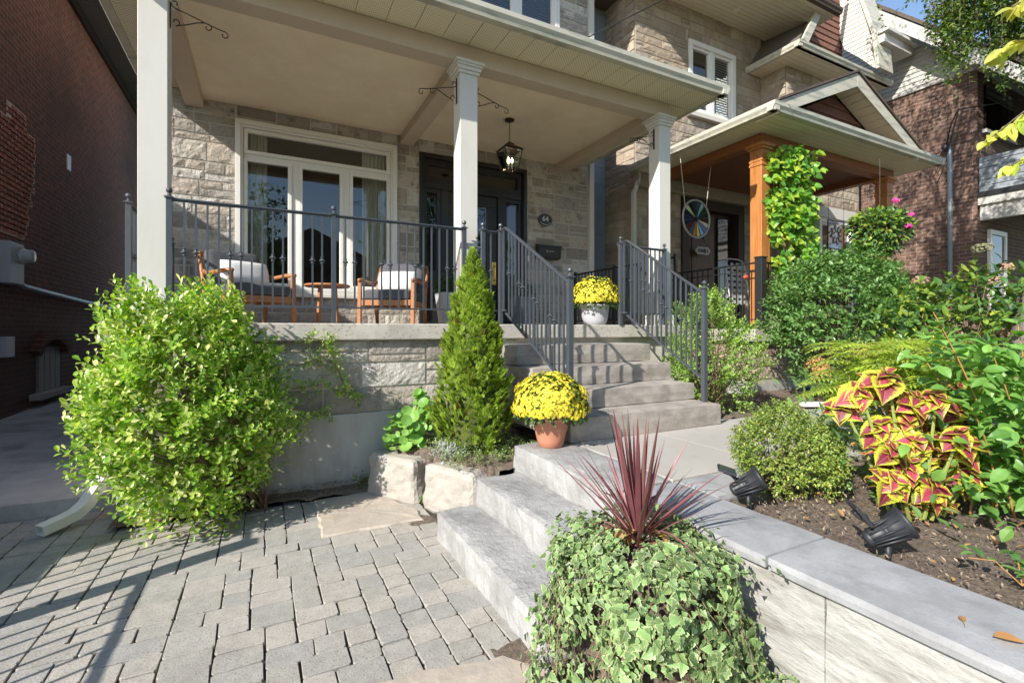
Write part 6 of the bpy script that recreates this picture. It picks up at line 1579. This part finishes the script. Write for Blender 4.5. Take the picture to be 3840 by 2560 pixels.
# ------------------------------------------------------------------ solar spotlights
def spot(x,y,z,rz,label,k=1.,tilt=-52):
    t=thing('solar_spotlight',(0,0,0),label,'garden light','black solar spotlights in the bed')
    mb=MB();mb.tube([(0,0,-.05),(0,0,.05)],[.010,.014],10);mb.ball((0,0,.062),.02);mb.build('stake',mPLAST,t,smooth=True)
    mb=MB();mb.lathe([(.020,-.115),(.036,-.108),(.041,-.09),(.038,-.086),(.045,-.05),(.048,-.02),(.044,-.016),(.050,-.010),(.060,.02),(.072,.070),(.078,.075),(.079,.088),(.068,.090),(.05,.03)],(0,0,0),24)
    for i,(X,Y,Z) in enumerate(mb.v):
        a=math.radians(58);x1=X;y1=Y;z1=Z
        mb.v[i]=(y1*0+ (z1*math.sin(a)+x1*math.cos(a)),y1,(z1*math.cos(a)-x1*math.sin(a))+.125)
    for q in range(6):
        a_=math.radians(200+q*28);n0=len(mb.v);mb.bar((.043*math.cos(a_),.043*math.sin(a_),-.09),(.068*math.cos(a_),.068*math.sin(a_),.06),.006,.012)
        for i in range(n0,len(mb.v)):
            X,Y,Z=mb.v[i];a=math.radians(58);mb.v[i]=(Z*math.sin(a)+X*math.cos(a),Y,Z*math.cos(a)-X*math.sin(a)+.125)
    mb.build('lamp_head',mPLAST,t,smooth=True)
    mb=MB();mb.bar((-.09,0,.10),(.02,0,.135),.05,.035);mb.bar((-.06,0,.14),(.05,0,.20),.012,.03);mb.build('hood_rib',mPLAST,t,bevel=.005)
    mb=MB();mb.tube([(-.05,0,.12),(-.10,0,.175)],.012,8);mb.ball((-.10,0,.178),.018);mb.build('arm',mPLAST,t,smooth=True)
    mb=MB();s=len(mb.v);mb.box(-.055,.055,-.065,.065,-.006,.008);mb.box(-.02,.02,-.02,.02,-.022,-.006)
    mb2=MB();mb2.box(-.048,.048,-.058,.058,.0085,.0105)
    for m in(mb,mb2):
        a=math.radians(tilt);m.v=[(X*math.cos(a)-Z*math.sin(a)-.125,Y,X*math.sin(a)+Z*math.cos(a)+.195) for X,Y,Z in m.v]
    pn=mb.build('solar_panel',mPLAST,t,bevel=.003);mb2.build('solar_cells',M('solar_cell_blue',(.03,.04,.07),.2,.1,30,0),pn)
    t.location=(x,y,z);t.rotation_euler=(0,0,math.radians(rz));t.scale=(k,k,k);return t
spot(2.33,1.72,.58,-48,'black solar spotlight standing left of the boxwood at the coping corner',.86,-15)
spot(2.32,1.06,.575,-42,'nearer black solar spotlight below the coleus',.86)
mb=MB();mb.tube([(5.25,3.55,.60),(5.05,3.5,.60),(4.95,3.52,.61)],[.035,.035,.04],12);tag(mb.build('garden_light',mPLAST,None,smooth=True),'black garden light lying at the foot of the stair shrub','garden light')
mb=MB();mb.bar((5.9,3.62,.60),(6.6,3.25,.60),.09,.05);tag(mb.build('downspout_extension',mDOWN,None),'white downspout extension lying beside the walkway','downspout')

# ------------------------------------------------------------------ across the street (seen in the window reflections)
def far_tree(x,y,h,r,seed,label):
    rnd=random.Random(seed);t=thing('street_tree',(x,y,0),label,'tree','trees across the street');st=MB();st.tube([(x,y,0),(x+.1,y,h*.35),(x,y+.1,h*.7)],[.2,.15,.06],8);mb=MB()
    for i in range(2600):
        d=rdir(rnd);q=lump(d,seed,.3)*rnd.random()**.4;p=Vector((x+d.x*r*q,y+d.y*r*q,h*.62+d.z*h*.36*q))
        if noise.noise((p.x*.8,p.y*.8,p.z*.8))<-.15: continue
        sprigs(mb,rnd,p,rdir(rnd),4,.22,.16,NARR,.1,0)
    mb.build('crown',mTREE,t,recalc=False);st.build('trunk',mBARK,t,recalc=False)
far_tree(6.0,-6.6,8.5,1.9,2,'leafy street tree reflected in the front window')
far_tree(-1.2,-8.2,8,2.2,3,'leafy street tree reflected at the left of the window')
far_tree(9.0,-8.5,8,2.6,4,'leafy street tree reflected in the door glass')
t=thing('opposite_house',(3,-17,0),'dark gabled house across the street reflected in the window','house')
mb=MB();mb.box(-2,7,-22,-16,0,5.2);mb.build('wall',mBRK,t);mb=MB();mb.prism([(-2.4,-15.6,5.2),(7.4,-15.6,5.2),(2.5,-15.6,7.6)],(0,-7,0));mb.build('roof',mSHING,t)
mb=MB();mb.box(0,1.4,-15.98,-15.9,1.4,3.2);mb.box(3.4,5,-15.98,-15.9,1.4,3.2);mb.build('window',mWHITE,t)
